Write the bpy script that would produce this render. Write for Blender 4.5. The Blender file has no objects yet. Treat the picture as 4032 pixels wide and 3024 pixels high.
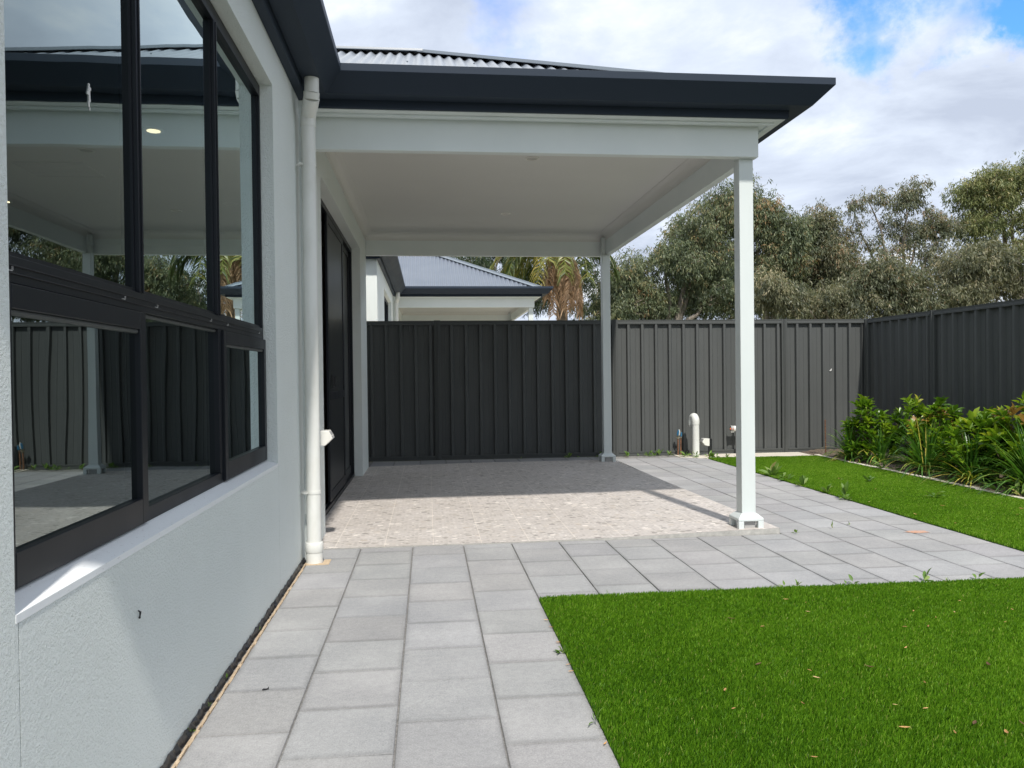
import bpy, math, random
import numpy as np
from mathutils import Vector, Matrix
C = bpy.context
scn = C.scene
R = math.radians

# ------------------------------------------------------------------ camera
cam_data = bpy.data.cameras.new('camera')
cam = bpy.data.objects.new('camera', cam_data)
scn.collection.objects.link(cam)
scn.camera = cam
m3 = Matrix(((0.994307, 0.01279, -0.105781), (-0.105908, 0.00974, -0.994328), (-0.011687, 0.999871, 0.01104)))
cam.matrix_world = Matrix.Translation((0, 0, 1.11)) @ m3.to_4x4()
cam_data.sensor_width = 36.0
cam_data.lens = 3100 / 4032 * 36
cam_data.clip_start = 0.05
cam_data.clip_end = 3000
scn.render.resolution_x = 1024
scn.render.resolution_y = 768

# ------------------------------------------------------------------ light
SUN = Vector((0.115, -1.0, 1.29)).normalized()          # direction towards the sun
sd = bpy.data.lights.new('sun', 'SUN')
sd.energy = 3.8
sd.angle = R(1.5)
sd.color = (1.0, 0.95, 0.88)
so = bpy.data.objects.new('sun', sd)
scn.collection.objects.link(so)
so.rotation_euler = SUN.to_track_quat('Z', 'Y').to_euler()
so.location = (3, -10, 12)

world = bpy.data.worlds.new('World')
scn.world = world
world.use_nodes = True
nt = world.node_tree
nt.nodes.clear()
N = nt.nodes.new
LK = nt.links.new


def wmath(op, a, b=None, clamp=False):
    n = N('ShaderNodeMath'); n.operation = op; n.use_clamp = clamp
    for i, v in enumerate((a, b)):
        if v is None: continue
        if isinstance(v, (int, float)): n.inputs[i].default_value = v
        else: LK(v, n.inputs[i])
    return n.outputs[0]


out = N('ShaderNodeOutputWorld')
sky = N('ShaderNodeTexSky'); sky.sky_type = 'NISHITA'; sky.sun_disc = False
sky.sun_elevation = math.asin(SUN.z); sky.sun_rotation = math.atan2(SUN.x, SUN.y)
sky.altitude = 100; sky.dust_density = 0.4; sky.ozone_density = 1.6
bg1 = N('ShaderNodeBackground'); bg1.inputs[1].default_value = 0.15
sat = N('ShaderNodeMix'); sat.data_type = 'RGBA'; sat.blend_type = 'MULTIPLY'; sat.inputs[0].default_value = 1.0
sat.inputs[7].default_value = (0.62, 1.15, 2.1, 1)
LK(sky.outputs[0], sat.inputs[6]); LK(sat.outputs[2], bg1.inputs[0])
tc = N('ShaderNodeTexCoord')
sep = N('ShaderNodeSeparateXYZ'); LK(tc.outputs['Generated'], sep.inputs[0])
zc = wmath('MAXIMUM', wmath('ADD', sep.outputs[2], 0.16), 0.05)
comb = N('ShaderNodeCombineXYZ')
LK(wmath('DIVIDE', sep.outputs[0], zc), comb.inputs[0])
LK(wmath('DIVIDE', sep.outputs[1], zc), comb.inputs[1])


def wnoise(scale, detail, rough, off, dist=0.0):
    mp = N('ShaderNodeMapping'); mp.inputs['Location'].default_value = off
    LK(comb.outputs[0], mp.inputs[0])
    n = N('ShaderNodeTexNoise'); n.inputs['Scale'].default_value = scale
    n.inputs['Detail'].default_value = detail; n.inputs['Roughness'].default_value = rough
    n.inputs['Distortion'].default_value = dist
    LK(mp.outputs[0], n.inputs[0])
    return n.outputs[0]


wz = N('ShaderNodeTexNoise'); wz.inputs['Scale'].default_value = 9.0; wz.inputs['Detail'].default_value = 8; wz.inputs['Roughness'].default_value = 0.62
LK(tc.outputs['Generated'], wz.inputs[0])
wa = N('ShaderNodeVectorMath'); wa.operation = 'MULTIPLY_ADD'
LK(wz.outputs['Color'], wa.inputs[0]); wa.inputs[1].default_value = (0.22, 0.22, 0.22); LK(tc.outputs['Generated'], wa.inputs[2])
ws = N('ShaderNodeVectorMath'); ws.operation = 'SUBTRACT'; LK(wa.outputs[0], ws.inputs[0]); ws.inputs[1].default_value = (0.11, 0.11, 0.11)
warp = ws.outputs[0]


def gap(d, r0, r1):
    """a break in the cloud round the direction d: 1 inside r0, 0 outside r1"""
    v = N('ShaderNodeVectorMath'); v.operation = 'DISTANCE'
    LK(warp, v.inputs[0]); v.inputs[1].default_value = d
    mr = N('ShaderNodeMapRange'); mr.interpolation_type = 'SMOOTHSTEP'
    mr.inputs['From Min'].default_value = r0; mr.inputs['From Max'].default_value = r1
    mr.inputs['To Min'].default_value = 1; mr.inputs['To Max'].default_value = 0
    LK(v.outputs['Value'], mr.inputs[0])
    return mr.outputs[0]


n1 = wnoise(1.7, 7, 0.55, (3.1, 0.7, 0), 0.25)
n2 = wnoise(1.9, 10, 0.58, (7.3, 4.4, 0), 0.3)
n3 = wnoise(0.55, 4, 0.5, (1.3, 9.4, 0), 0.2)
g = wmath('ADD', wmath('MULTIPLY', gap((0.600, 0.712, 0.375), 0.0, 0.125), 0.66),
          wmath('MULTIPLY', gap((0.478, 0.80, 0.368), 0.0, 0.10), 0.36))
g = wmath('ADD', g, wmath('MULTIPLY', gap((0.09, 0.915, 0.40), 0.0, 0.09), 0.15))
mask = wmath('SUBTRACT', wmath('ADD', n1, 0.22), g)
mr = N('ShaderNodeMapRange'); mr.interpolation_type = 'SMOOTHSTEP'
mr.inputs['From Min'].default_value = 0.26; mr.inputs['From Max'].default_value = 0.58
LK(mask, mr.inputs[0])
ramp = N('ShaderNodeValToRGB')
cr = ramp.color_ramp
cr.elements[0].position = 0.36; cr.elements[0].color = (0.48, 0.54, 0.66, 1)
cr.elements[1].position = 0.63; cr.elements[1].color = (0.97, 0.99, 1.0, 1)
e = cr.elements.new(0.5); e.color = (0.66, 0.73, 0.85, 1)
LK(wmath('ADD', wmath('MULTIPLY', n2, 0.75), wmath('MULTIPLY', n3, 0.25)), ramp.inputs[0])
bg2 = N('ShaderNodeBackground'); bg2.inputs[1].default_value = 1.0
LK(ramp.outputs[0], bg2.inputs[0])
mix = N('ShaderNodeMixShader')
LK(mr.outputs[0], mix.inputs[0]); LK(bg1.outputs[0], mix.inputs[1]); LK(bg2.outputs[0], mix.inputs[2])
LK(mix.outputs[0], out.inputs[0])

scn.view_settings.view_transform = 'Standard'
scn.view_settings.look = 'None'
scn.view_settings.exposure = 0.3
scn.view_settings.gamma = 1.0
scn.view_settings.use_curve_mapping = False

# ------------------------------------------------------------------ materials


class MT:
    """small helper round a principled material"""

    def __init__(s, name, col, rough=0.6, metal=0.0, spec=0.5):
        s.m = bpy.data.materials.new(name); s.m.use_nodes = True
        s.nt = s.m.node_tree
        s.b = s.nt.nodes['Principled BSDF']
        s.b.inputs['Base Color'].default_value = (*col, 1)
        s.b.inputs['Roughness'].default_value = rough
        s.b.inputs['Metallic'].default_value = metal
        s.b.inputs['Specular IOR Level'].default_value = spec
        s.tc = s.n('ShaderNodeTexCoord')

    def n(s, t): return s.nt.nodes.new(t)

    def l(s, a, b): s.nt.links.new(a, b)

    def math(s, op, a, b=None, c=None, clamp=False):
        n = s.n('ShaderNodeMath'); n.operation = op; n.use_clamp = clamp
        for i, v in enumerate((a, b, c)):
            if v is None: continue
            if isinstance(v, (int, float)): n.inputs[i].default_value = v
            else: s.l(v, n.inputs[i])
        return n.outputs[0]

    def noise(s, scale, detail=3, rough=0.5, vec=None, stretch=None):
        n = s.n('ShaderNodeTexNoise')
        n.inputs['Scale'].default_value = scale; n.inputs['Detail'].default_value = detail
        n.inputs['Roughness'].default_value = rough
        v = vec or s.tc.outputs['Object']
        if stretch:
            mp = s.n('ShaderNodeMapping'); mp.inputs['Scale'].default_value = stretch
            s.l(v, mp.inputs[0]); v = mp.outputs[0]
        s.l(v, n.inputs[0])
        return n.outputs[0]

    def ramp(s, fac, stops):
        r = s.n('ShaderNodeValToRGB')
        e = r.color_ramp.elements
        e[0].position, e[0].color = stops[0][0], (*stops[0][1], 1)
        e[1].position, e[1].color = stops[-1][0], (*stops[-1][1], 1)
        for p, c in stops[1:-1]:
            x = e.new(p); x.color = (*c, 1)
        s.l(fac, r.inputs[0])
        return r.outputs[0]

    def mixc(s, fac, a, b, mode='MIX'):
        n = s.n('ShaderNodeMix'); n.data_type = 'RGBA'; n.blend_type = mode
        for i, v in ((0, fac), (6, a), (7, b)):
            if isinstance(v, (int, float)): n.inputs[i].default_value = v
            elif isinstance(v, tuple): n.inputs[i].default_value = (*v, 1)
            else: s.l(v, n.inputs[i])
        return n.outputs[2]

    def col(s, o): s.l(o, s.b.inputs['Base Color'])

    def bump(s, h, dist, strength=1.0):
        n = s.n('ShaderNodeBump'); n.inputs['Distance'].default_value = dist
        n.inputs['Strength'].default_value = strength
        s.l(h, n.inputs['Height'])
        s.l(n.outputs[0], s.b.inputs['Normal'])

    def attr(s, name):
        a = s.n('ShaderNodeAttribute'); a.attribute_name = name
        return a.outputs['Color'], a.outputs['Fac']

    def rmix(s, fac, lo, hi):
        mrn = s.n('ShaderNodeMapRange')
        mrn.inputs['To Min'].default_value = lo; mrn.inputs['To Max'].default_value = hi
        s.l(fac, mrn.inputs[0]); s.l(mrn.outputs[0], s.b.inputs['Roughness'])


# rendered wall: rolled acrylic texture, slightly soiled
a = MT('wall_render', (0.62, 0.66, 0.67), 0.75, spec=0.3)
big = a.noise(1.3, 5, 0.6)
a.col(a.ramp(big, [(0.3, (0.78, 0.83, 0.805)), (0.7, (0.83, 0.88, 0.86))]))
h1 = a.noise(190, 4, 0.65); h2 = a.noise(85, 3, 0.6)
a.bump(a.math('ADD', a.math('MULTIPLY', h1, 0.6), a.math('MULTIPLY', h2, 0.5)), 0.014, 1.0)
M_WALL = a.m

a = MT('painted_cement_sheet', (0.62, 0.66, 0.66), 0.5, spec=0.35)
a.col(a.ramp(a.noise(2.0, 4, 0.6), [(0.3, (0.67, 0.72, 0.715)), (0.7, (0.72, 0.765, 0.76))]))
a.bump(a.noise(60, 2), 0.0006, 0.5)
M_PAINT = a.m

a = MT('sill_paint', (0.72, 0.74, 0.75), 0.55, spec=0.3)
sp = a.noise(160, 2, 0.5)
a.col(a.mixc(a.math('MULTIPLY', a.math('GREATER_THAN', sp, 0.71), 0.6), (0.74, 0.76, 0.77), (0.25, 0.22, 0.2)))
a.bump(a.noise(40, 3), 0.002, 0.6)
M_SILL = a.m

a = MT('ceiling_paint', (0.62, 0.62, 0.60), 0.7, spec=0.2)
a.col(a.ramp(a.noise(1.0, 3), [(0.3, (0.62, 0.62, 0.595)), (0.7, (0.65, 0.65, 0.625))]))
M_CEIL = a.m

a = MT('dark_steel', (0.027, 0.038, 0.056), 0.5, spec=0.15)
a.rmix(a.noise(3, 4), 0.42, 0.56)
M_DARK = a.m

a = MT('dark_aluminium', (0.011, 0.013, 0.017), 0.42, spec=0.22)
a.rmix(a.noise(6, 3), 0.32, 0.45)
a.bump(a.noise(900, 1), 0.0003, 0.25)
M_ALU = a.m

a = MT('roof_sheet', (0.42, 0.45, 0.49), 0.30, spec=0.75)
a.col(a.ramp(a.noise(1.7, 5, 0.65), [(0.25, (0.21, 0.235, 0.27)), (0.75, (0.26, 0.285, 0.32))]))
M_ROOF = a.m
a = MT('roof_sheet_dimmed', (0.2, 0.22, 0.26), 0.36, spec=0.5)
a.col(a.ramp(a.noise(1.7, 5, 0.65), [(0.25, (0.125, 0.148, 0.185)), (0.75, (0.16, 0.183, 0.22))]))  # neighbour's roof: same sheeting, colour darkened to imitate its weaker glare
M_ROOF_DIM = a.m
a = MT('roof_cap', (0.18, 0.21, 0.24), 0.38, spec=0.6)
M_CAP = a.m

a = MT('fence_steel', (0.060, 0.062, 0.058), 0.5, spec=0.06)
v = a.noise(2.2, 5, 0.65, stretch=(1, 1, 0.35))
a.col(a.ramp(v, [(0.3, (0.083, 0.088, 0.087)), (0.72, (0.100, 0.105, 0.103))]))
a.bump(a.noise(1.6, 2, 0.4, stretch=(1.2, 1.2, 0.6)), 0.012, 0.35)
M_FENCE = a.m
a = MT('fence_rail', (0.080, 0.085, 0.083), 0.48, spec=0.08)
M_RAIL = a.m

a = MT('white_pvc', (0.70, 0.71, 0.68), 0.32, spec=0.5)
a.col(a.ramp(a.noise(7, 5, 0.7, stretch=(1, 1, 0.4)), [(0.25, (0.62, 0.62, 0.57)), (0.6, (0.71, 0.72, 0.69))]))
M_PVC = a.m
a = MT('post_paint', (0.66, 0.70, 0.69), 0.36, spec=0.45)
a.col(a.ramp(a.noise(4, 4, 0.6, stretch=(1, 1, 0.3)), [(0.3, (0.58, 0.63, 0.62)), (0.7, (0.63, 0.675, 0.665))]))
M_POST = a.m
a = MT('white_plastic', (0.74, 0.73, 0.68), 0.3); M_WPL = a.m
a = MT('black_plastic', (0.012, 0.013, 0.015), 0.4); M_BPL = a.m
a = MT('orange_plastic', (0.75, 0.16, 0.06), 0.4); M_OPL = a.m
a = MT('blue_paint', (0.03, 0.16, 0.30), 0.4); M_BLUE = a.m
a = MT('brass', (0.55, 0.47, 0.36), 0.35, metal=0.9); M_BRASS = a.m
a = MT('copper', (0.34, 0.17, 0.10), 0.5, metal=0.7)
a.col(a.ramp(a.noise(30, 4), [(0.3, (0.16, 0.09, 0.06)), (0.7, (0.42, 0.22, 0.13))])); M_COPPER = a.m
a = MT('rusty_steel', (0.12, 0.06, 0.035), 0.8)
a.col(a.ramp(a.noise(45, 4), [(0.3, (0.06, 0.035, 0.025)), (0.7, (0.19, 0.09, 0.045))])); M_RUST = a.m

# concrete pavers
a = MT('concrete_paver', (0.33, 0.33, 0.34), 0.85, spec=0.25)
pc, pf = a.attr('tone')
fine = a.noise(190, 4, 0.7); mid = a.noise(42, 6, 0.75); lo = a.noise(2.3, 4, 0.6)
c0 = a.ramp(fine, [(0.32, (0.15, 0.149, 0.148)), (0.5, (0.325, 0.321, 0.318)), (0.68, (0.53, 0.525, 0.518))])
c1 = a.mixc(0.5, c0, a.ramp(mid, [(0.32, (0.225, 0.227, 0.232)), (0.68, (0.43, 0.43, 0.432))]))
c2 = a.mixc(0.35, c1, a.ramp(lo, [(0.32, (0.23, 0.235, 0.24)), (0.5, (0.32, 0.318, 0.316)), (0.68, (0.46, 0.452, 0.446))]))
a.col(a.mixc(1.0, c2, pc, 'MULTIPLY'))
a.bump(a.math('ADD', fine, a.math('MULTIPLY', mid, 0.7)), 0.0035, 0.8)
M_PAVER = a.m

# terrazzo-look outdoor tile with pebbles, pale grout
a = MT('pebble_tile', (0.5, 0.47, 0.44), 0.55, spec=0.35)
ob = a.tc.outputs['Object']
nz = a.n('ShaderNodeTexNoise'); nz.inputs['Scale'].default_value = 24; a.l(ob, nz.inputs[0])
vm = a.n('ShaderNodeMapping'); vm.inputs['Scale'].default_value = (0.8, 1.15, 0.0); a.l(ob, vm.inputs[0])
va = a.n('ShaderNodeVectorMath'); va.operation = 'MULTIPLY_ADD'
a.l(nz.outputs['Color'], va.inputs[0]); va.inputs[1].default_value = (0.02, 0.02, 0); a.l(vm.outputs[0], va.inputs[2])


def vor(scale, feat='F1'):
    n = a.n('ShaderNodeTexVoronoi'); n.inputs['Scale'].default_value = scale; n.feature = feat
    n.voronoi_dimensions = '2D'
    a.l(va.outputs[0], n.inputs[0])
    return n


v1 = vor(44); v2 = vor(19)
s1 = a.n('ShaderNodeSeparateColor'); a.l(v1.outputs['Color'], s1.inputs[0])
s2 = a.n('ShaderNodeSeparateColor'); a.l(v2.outputs['Color'], s2.inputs[0])
base = a.ramp(s1.outputs[0], [(0.0, (0.28, 0.26, 0.24)), (0.2, (0.46, 0.425, 0.395)), (0.55, (0.57, 0.53, 0.495)),
                              (0.8, (0.50, 0.475, 0.46)), (1.0, (0.76, 0.72, 0.67))])
edge = a.math('LESS_THAN', v1.outputs['Distance'], 0.42)
base = a.mixc(edge, (0.54, 0.50, 0.47), base)
bigp = a.math('MULTIPLY', a.math('LESS_THAN', v2.outputs['Distance'], 0.36), a.math('GREATER_THAN', s2.outputs[1], 0.80))
bcol = a.ramp(s2.outputs[2], [(0.0, (0.24, 0.225, 0.21)), (0.4, (0.36, 0.33, 0.29)), (0.7, (0.80, 0.75, 0.70)), (1, (0.46, 0.40, 0.34))])
base = a.mixc(bigp, base, bcol)
sx = a.n('ShaderNodeSeparateXYZ'); a.l(ob, sx.inputs[0])
gx = a.math('ABSOLUTE', a.math('SUBTRACT', a.math('FRACT', a.math('DIVIDE', a.math('ADD', sx.outputs[0], 3.5 * 0.3185 - 0.02), 0.3185)), 0.5))
gx = a.math('LESS_THAN', gx, 0.0065)
# per-column running offset of the cross joints
colid = a.math('FLOOR', a.math('DIVIDE', a.math('ADD', sx.outputs[0], 3.0 * 0.3185 - 0.02), 0.3185))
offy = a.math('MULTIPLY', a.math('FRACT', a.math('MULTIPLY', colid, 0.37)), 0.6)
gy = a.math('ABSOLUTE', a.math('SUBTRACT', a.math('FRACT', a.math('DIVIDE', a.math('ADD', sx.outputs[1], offy), 0.6)), 0.5))
gy = a.math('LESS_THAN', gy, 0.004)
gm = a.math('MAXIMUM', gx, gy)
base = a.mixc(a.math('MULTIPLY', gm, 0.7), base, (0.76, 0.70, 0.63))
dirt = a.noise(1.7, 5, 0.65)
base = a.mixc(1.0, base, a.ramp(dirt, [(0.3, (0.86, 0.85, 0.83)), (0.7, (1.0, 1.0, 1.0))]), 'MULTIPLY')
a.col(base)
a.bump(a.math('SUBTRACT', s1.outputs[0], gm), 0.0015, 0.4)
M_TILE = a.m

a = MT('pale_concrete', (0.62, 0.57, 0.48), 0.85)
a.col(a.ramp(a.noise(9, 6, 0.7), [(0.25, (0.48, 0.44, 0.37)), (0.7, (0.66, 0.61, 0.52))]))
a.bump(a.noise(120, 3), 0.003, 0.6); M_CONC = a.m
a = MT('slab_edge_concrete', (0.4, 0.4, 0.37), 0.85)
a.col(a.ramp(a.noise(25, 6, 0.7), [(0.3, (0.30, 0.30, 0.28)), (0.7, (0.47, 0.46, 0.43))]))
a.bump(a.noise(90, 4), 0.004, 0.7); M_SLABE = a.m
a = MT('sandy_grout', (0.55, 0.42, 0.28), 0.95)
a.col(a.ramp(a.noise(120, 4), [(0.3, (0.42, 0.31, 0.2)), (0.7, (0.62, 0.49, 0.34))]))
a.bump(a.noise(200, 3), 0.004, 0.8); M_GROUT = a.m
a = MT('black_membrane', (0.02, 0.021, 0.024), 0.35); M_MEMB = a.m
a = MT('garden_soil', (0.12, 0.09, 0.065), 0.95)
a.col(a.ramp(a.noise(38, 6, 0.7), [(0.25, (0.05, 0.036, 0.026)), (0.5, (0.15, 0.115, 0.085)), (0.75, (0.32, 0.26, 0.2))]))
a.bump(a.noise(60, 5), 0.03, 1.0); M_SOIL = a.m
a = MT('joint_sand', (0.10, 0.095, 0.09), 0.95)
a.col(a.ramp(a.noise(70, 4), [(0.3, (0.13, 0.128, 0.124)), (0.7, (0.30, 0.29, 0.275))])); M_JOINT = a.m
a = MT('dry_grass_ground', (0.12, 0.12, 0.06), 0.95)
a.col(a.ramp(a.noise(0.6, 6), [(0.3, (0.09, 0.10, 0.045)), (0.7, (0.17, 0.15, 0.085))])); M_GROUND = a.m
a = MT('terracotta_dust', (0.5, 0.27, 0.16), 0.95)
a.col(a.ramp(a.noise(150, 4), [(0.35, (0.42, 0.36, 0.32)), (0.6, (0.52, 0.24, 0.13))])); M_DUST = a.m
a = MT('interior_paint', (0.50, 0.50, 0.48), 0.8); M_INT = a.m
a = MT('interior_floor', (0.22, 0.2, 0.17), 0.5); M_IFL = a.m
a = MT('vent_grille', (0.35, 0.35, 0.34), 0.6); M_GRILLE = a.m
a = MT('lit_lamp', (1, 0.9, 0.75), 0.5)
a.b.inputs['Emission Color'].default_value = (1, 0.80, 0.50, 1); a.b.inputs['Emission Strength'].default_value = 4.0
M_LAMP = a.m
a = MT('lamp_lens', (0.42, 0.41, 0.38), 0.3); M_LENS = a.m


def thin_glass(name, tint, wav, ior=1.5):
    m = bpy.data.materials.new(name); m.use_nodes = True
    t = m.node_tree; t.nodes.clear()
    o = t.nodes.new('ShaderNodeOutputMaterial'); mx = t.nodes.new('ShaderNodeMixShader')
    tr = t.nodes.new('ShaderNodeBsdfTransparent'); tr.inputs[0].default_value = (*tint, 1)
    gl = t.nodes.new('ShaderNodeBsdfGlossy'); gl.inputs['Roughness'].default_value = 0.004
    gl.inputs[0].default_value = (0.80, 0.92, 0.93, 1)
    fr = t.nodes.new('ShaderNodeFresnel'); fr.inputs[0].default_value = ior
    f2 = t.nodes.new('ShaderNodeMath'); f2.operation = 'MULTIPLY'; f2.inputs[1].default_value = 2.5; f2.use_clamp = True
    tcn = t.nodes.new('ShaderNodeTexCoord')
    nz = t.nodes.new('ShaderNodeTexNoise'); nz.inputs['Scale'].default_value = 2.3; nz.inputs['Detail'].default_value = 1
    t.links.new(tcn.outputs['Object'], nz.inputs[0])
    bp = t.nodes.new('ShaderNodeBump'); bp.inputs['Distance'].default_value = wav; bp.inputs['Strength'].default_value = 1
    t.links.new(nz.outputs[0], bp.inputs['Height'])
    t.links.new(bp.outputs[0], gl.inputs['Normal'])
    t.links.new(fr.outputs[0], f2.inputs[0])
    t.links.new(f2.outputs[0], mx.inputs[0]); t.links.new(tr.outputs[0], mx.inputs[1]); t.links.new(gl.outputs[0], mx.inputs[2])
    t.links.new(mx.outputs[0], o.inputs[0])
    return m


M_GLASS = thin_glass('window_glass', (0.46, 0.52, 0.52), 0.0009, 1.62)
a = MT('insect_mesh', (0.012, 0.014, 0.015), 0.35, spec=0.5); M_MESH = a.m


def leafmat(name, stops, rough=0.5, trans=0.35, spec=0.4):
    m = MT(name, (0.1, 0.2, 0.05), rough, spec=spec)
    _, f = m.attr('tone')
    c = m.ramp(f, stops)
    m.col(c)
    tb = m.n('ShaderNodeBsdfTranslucent'); m.l(m.mixc(1.0, c, (1.25, 1.3, 0.7), 'MULTIPLY'), tb.inputs[0])
    mx = m.n('ShaderNodeMixShader'); mx.inputs[0].default_value = trans
    o = m.nt.nodes['Material Output']
    m.l(m.b.outputs[0], mx.inputs[1]); m.l(tb.outputs[0], mx.inputs[2]); m.l(mx.outputs[0], o.inputs[0])
    return m.m


M_TURF = leafmat('turf_blades', [(0.0, (0.035, 0.105, 0.006)), (0.4, (0.105, 0.245, 0.011)), (0.75, (0.19, 0.36, 0.022)), (0.93, (0.30, 0.45, 0.06)), (1.0, (0.42, 0.38, 0.14))], 0.5, 0.35, 0.25)
M_SHRUB = leafmat('shrub_leaves', [(0.0, (0.03, 0.085, 0.010)), (0.45, (0.11, 0.215, 0.018)), (0.82, (0.27, 0.38, 0.03)), (0.93, (0.36, 0.34, 0.05)), (1.0, (0.34, 0.20, 0.07))], 0.25, 0.38, 0.5)
M_STRAP = leafmat('strap_leaves', [(0.0, (0.025, 0.085, 0.014)), (0.6, (0.08, 0.20, 0.025)), (0.85, (0.17, 0.30, 0.05)), (0.95, (0.50, 0.45, 0.08)), (1.0, (0.65, 0.50, 0.12))], 0.33, 0.3, 0.5)
M_WEED = leafmat('weed_leaves', [(0.0, (0.05, 0.13, 0.015)), (0.6, (0.15, 0.26, 0.05)), (0.9, (0.30, 0.38, 0.12)), (1.0, (0.4, 0.25, 0.12))], 0.5, 0.35)
M_GUM = leafmat('gum_leaves', [(0.0, (0.044, 0.066, 0.041)), (0.4, (0.122, 0.155, 0.086)), (0.7, (0.200, 0.224, 0.122)), (0.88, (0.292, 0.269, 0.136)), (1.0, (0.322, 0.210, 0.108))], 0.5, 0.25, 0.4)
M_GUMR = leafmat('gum_leaves_rusty', [(0.0, (0.054, 0.068, 0.043)), (0.4, (0.146, 0.164, 0.097)), (0.72, (0.234, 0.219, 0.132)), (1.0, (0.351, 0.210, 0.127))], 0.5, 0.25, 0.4)
M_GUMY = leafmat('gum_leaves_bright', [(0.0, (0.054, 0.077, 0.029)), (0.45, (0.146, 0.175, 0.063)), (0.8, (0.263, 0.269, 0.108)), (1.0, (0.351, 0.289, 0.146))], 0.5, 0.25, 0.4)
M_GUMG = leafmat('gum_leaves_grey', [(0.0, (0.054, 0.068, 0.044)), (0.45, (0.156, 0.164, 0.097)), (0.75, (0.273, 0.260, 0.160)), (1.0, (0.409, 0.349, 0.224))], 0.5, 0.25, 0.4)
M_DARKL = leafmat('dense_dark_leaves', [(0.0, (0.018, 0.035, 0.015)), (0.6, (0.05, 0.075, 0.03)), (1.0, (0.09, 0.11, 0.045))], 0.5, 0.2, 0.4)
M_PALM = leafmat('palm_leaflets', [(0.0, (0.025, 0.05, 0.018)), (0.5, (0.085, 0.12, 0.03)), (0.8, (0.22, 0.23, 0.05)), (1.0, (0.34, 0.28, 0.07))], 0.4, 0.25, 0.4)
M_PALMD = leafmat('dead_palm_leaflets', [(0.0, (0.26, 0.16, 0.09)), (1.0, (0.62, 0.43, 0.28))], 0.7, 0.2, 0.3)
M_DRY = leafmat('dry_leaf', [(0.0, (0.03, 0.02, 0.02)), (0.35, (0.32, 0.16, 0.06)), (0.8, (0.60, 0.34, 0.14)), (1.0, (0.72, 0.55, 0.32))], 0.6, 0.2)
a = MT('gum_bark', (0.3, 0.25, 0.2), 0.85)
a.col(a.ramp(a.noise(3.0, 5, 0.6, stretch=(3, 3, 0.6)), [(0.3, (0.10, 0.085, 0.07)), (0.7, (0.33, 0.29, 0.24))])); M_BARK = a.m
a = MT('palm_bark', (0.2, 0.16, 0.12), 0.9)
a.col(a.ramp(a.noise(6, 4, stretch=(0.5, 0.5, 6)), [(0.3, (0.10, 0.08, 0.06)), (0.7, (0.28, 0.23, 0.17))])); M_PBARK = a.m
a = MT('shrub_stem', (0.09, 0.06, 0.035), 0.8); M_STEM = a.m

# ------------------------------------------------------------------ mesh helpers
OFF = [0.0, 0.0, 0.0]       # shift used when the same house design is built a second time


def world_loc(o):
    v = Vector((0, 0, 0))
    while o is not None:
        v += o.location; o = o.parent
    return v


def tag(o, label=None, cat=None, group=None, kind=None):
    if label: o['label'] = label
    if cat: o['category'] = cat
    if group: o['group'] = group
    if kind: o['kind'] = kind
    return o


def empty(name, loc, label=None, cat=None, group=None):
    o = bpy.data.objects.new(name, None)
    o.empty_display_size = 0.2
    o.location = (loc[0] + OFF[0], loc[1] + OFF[1], loc[2] + OFF[2])
    scn.collection.objects.link(o)
    return tag(o, label, cat, group)


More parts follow.
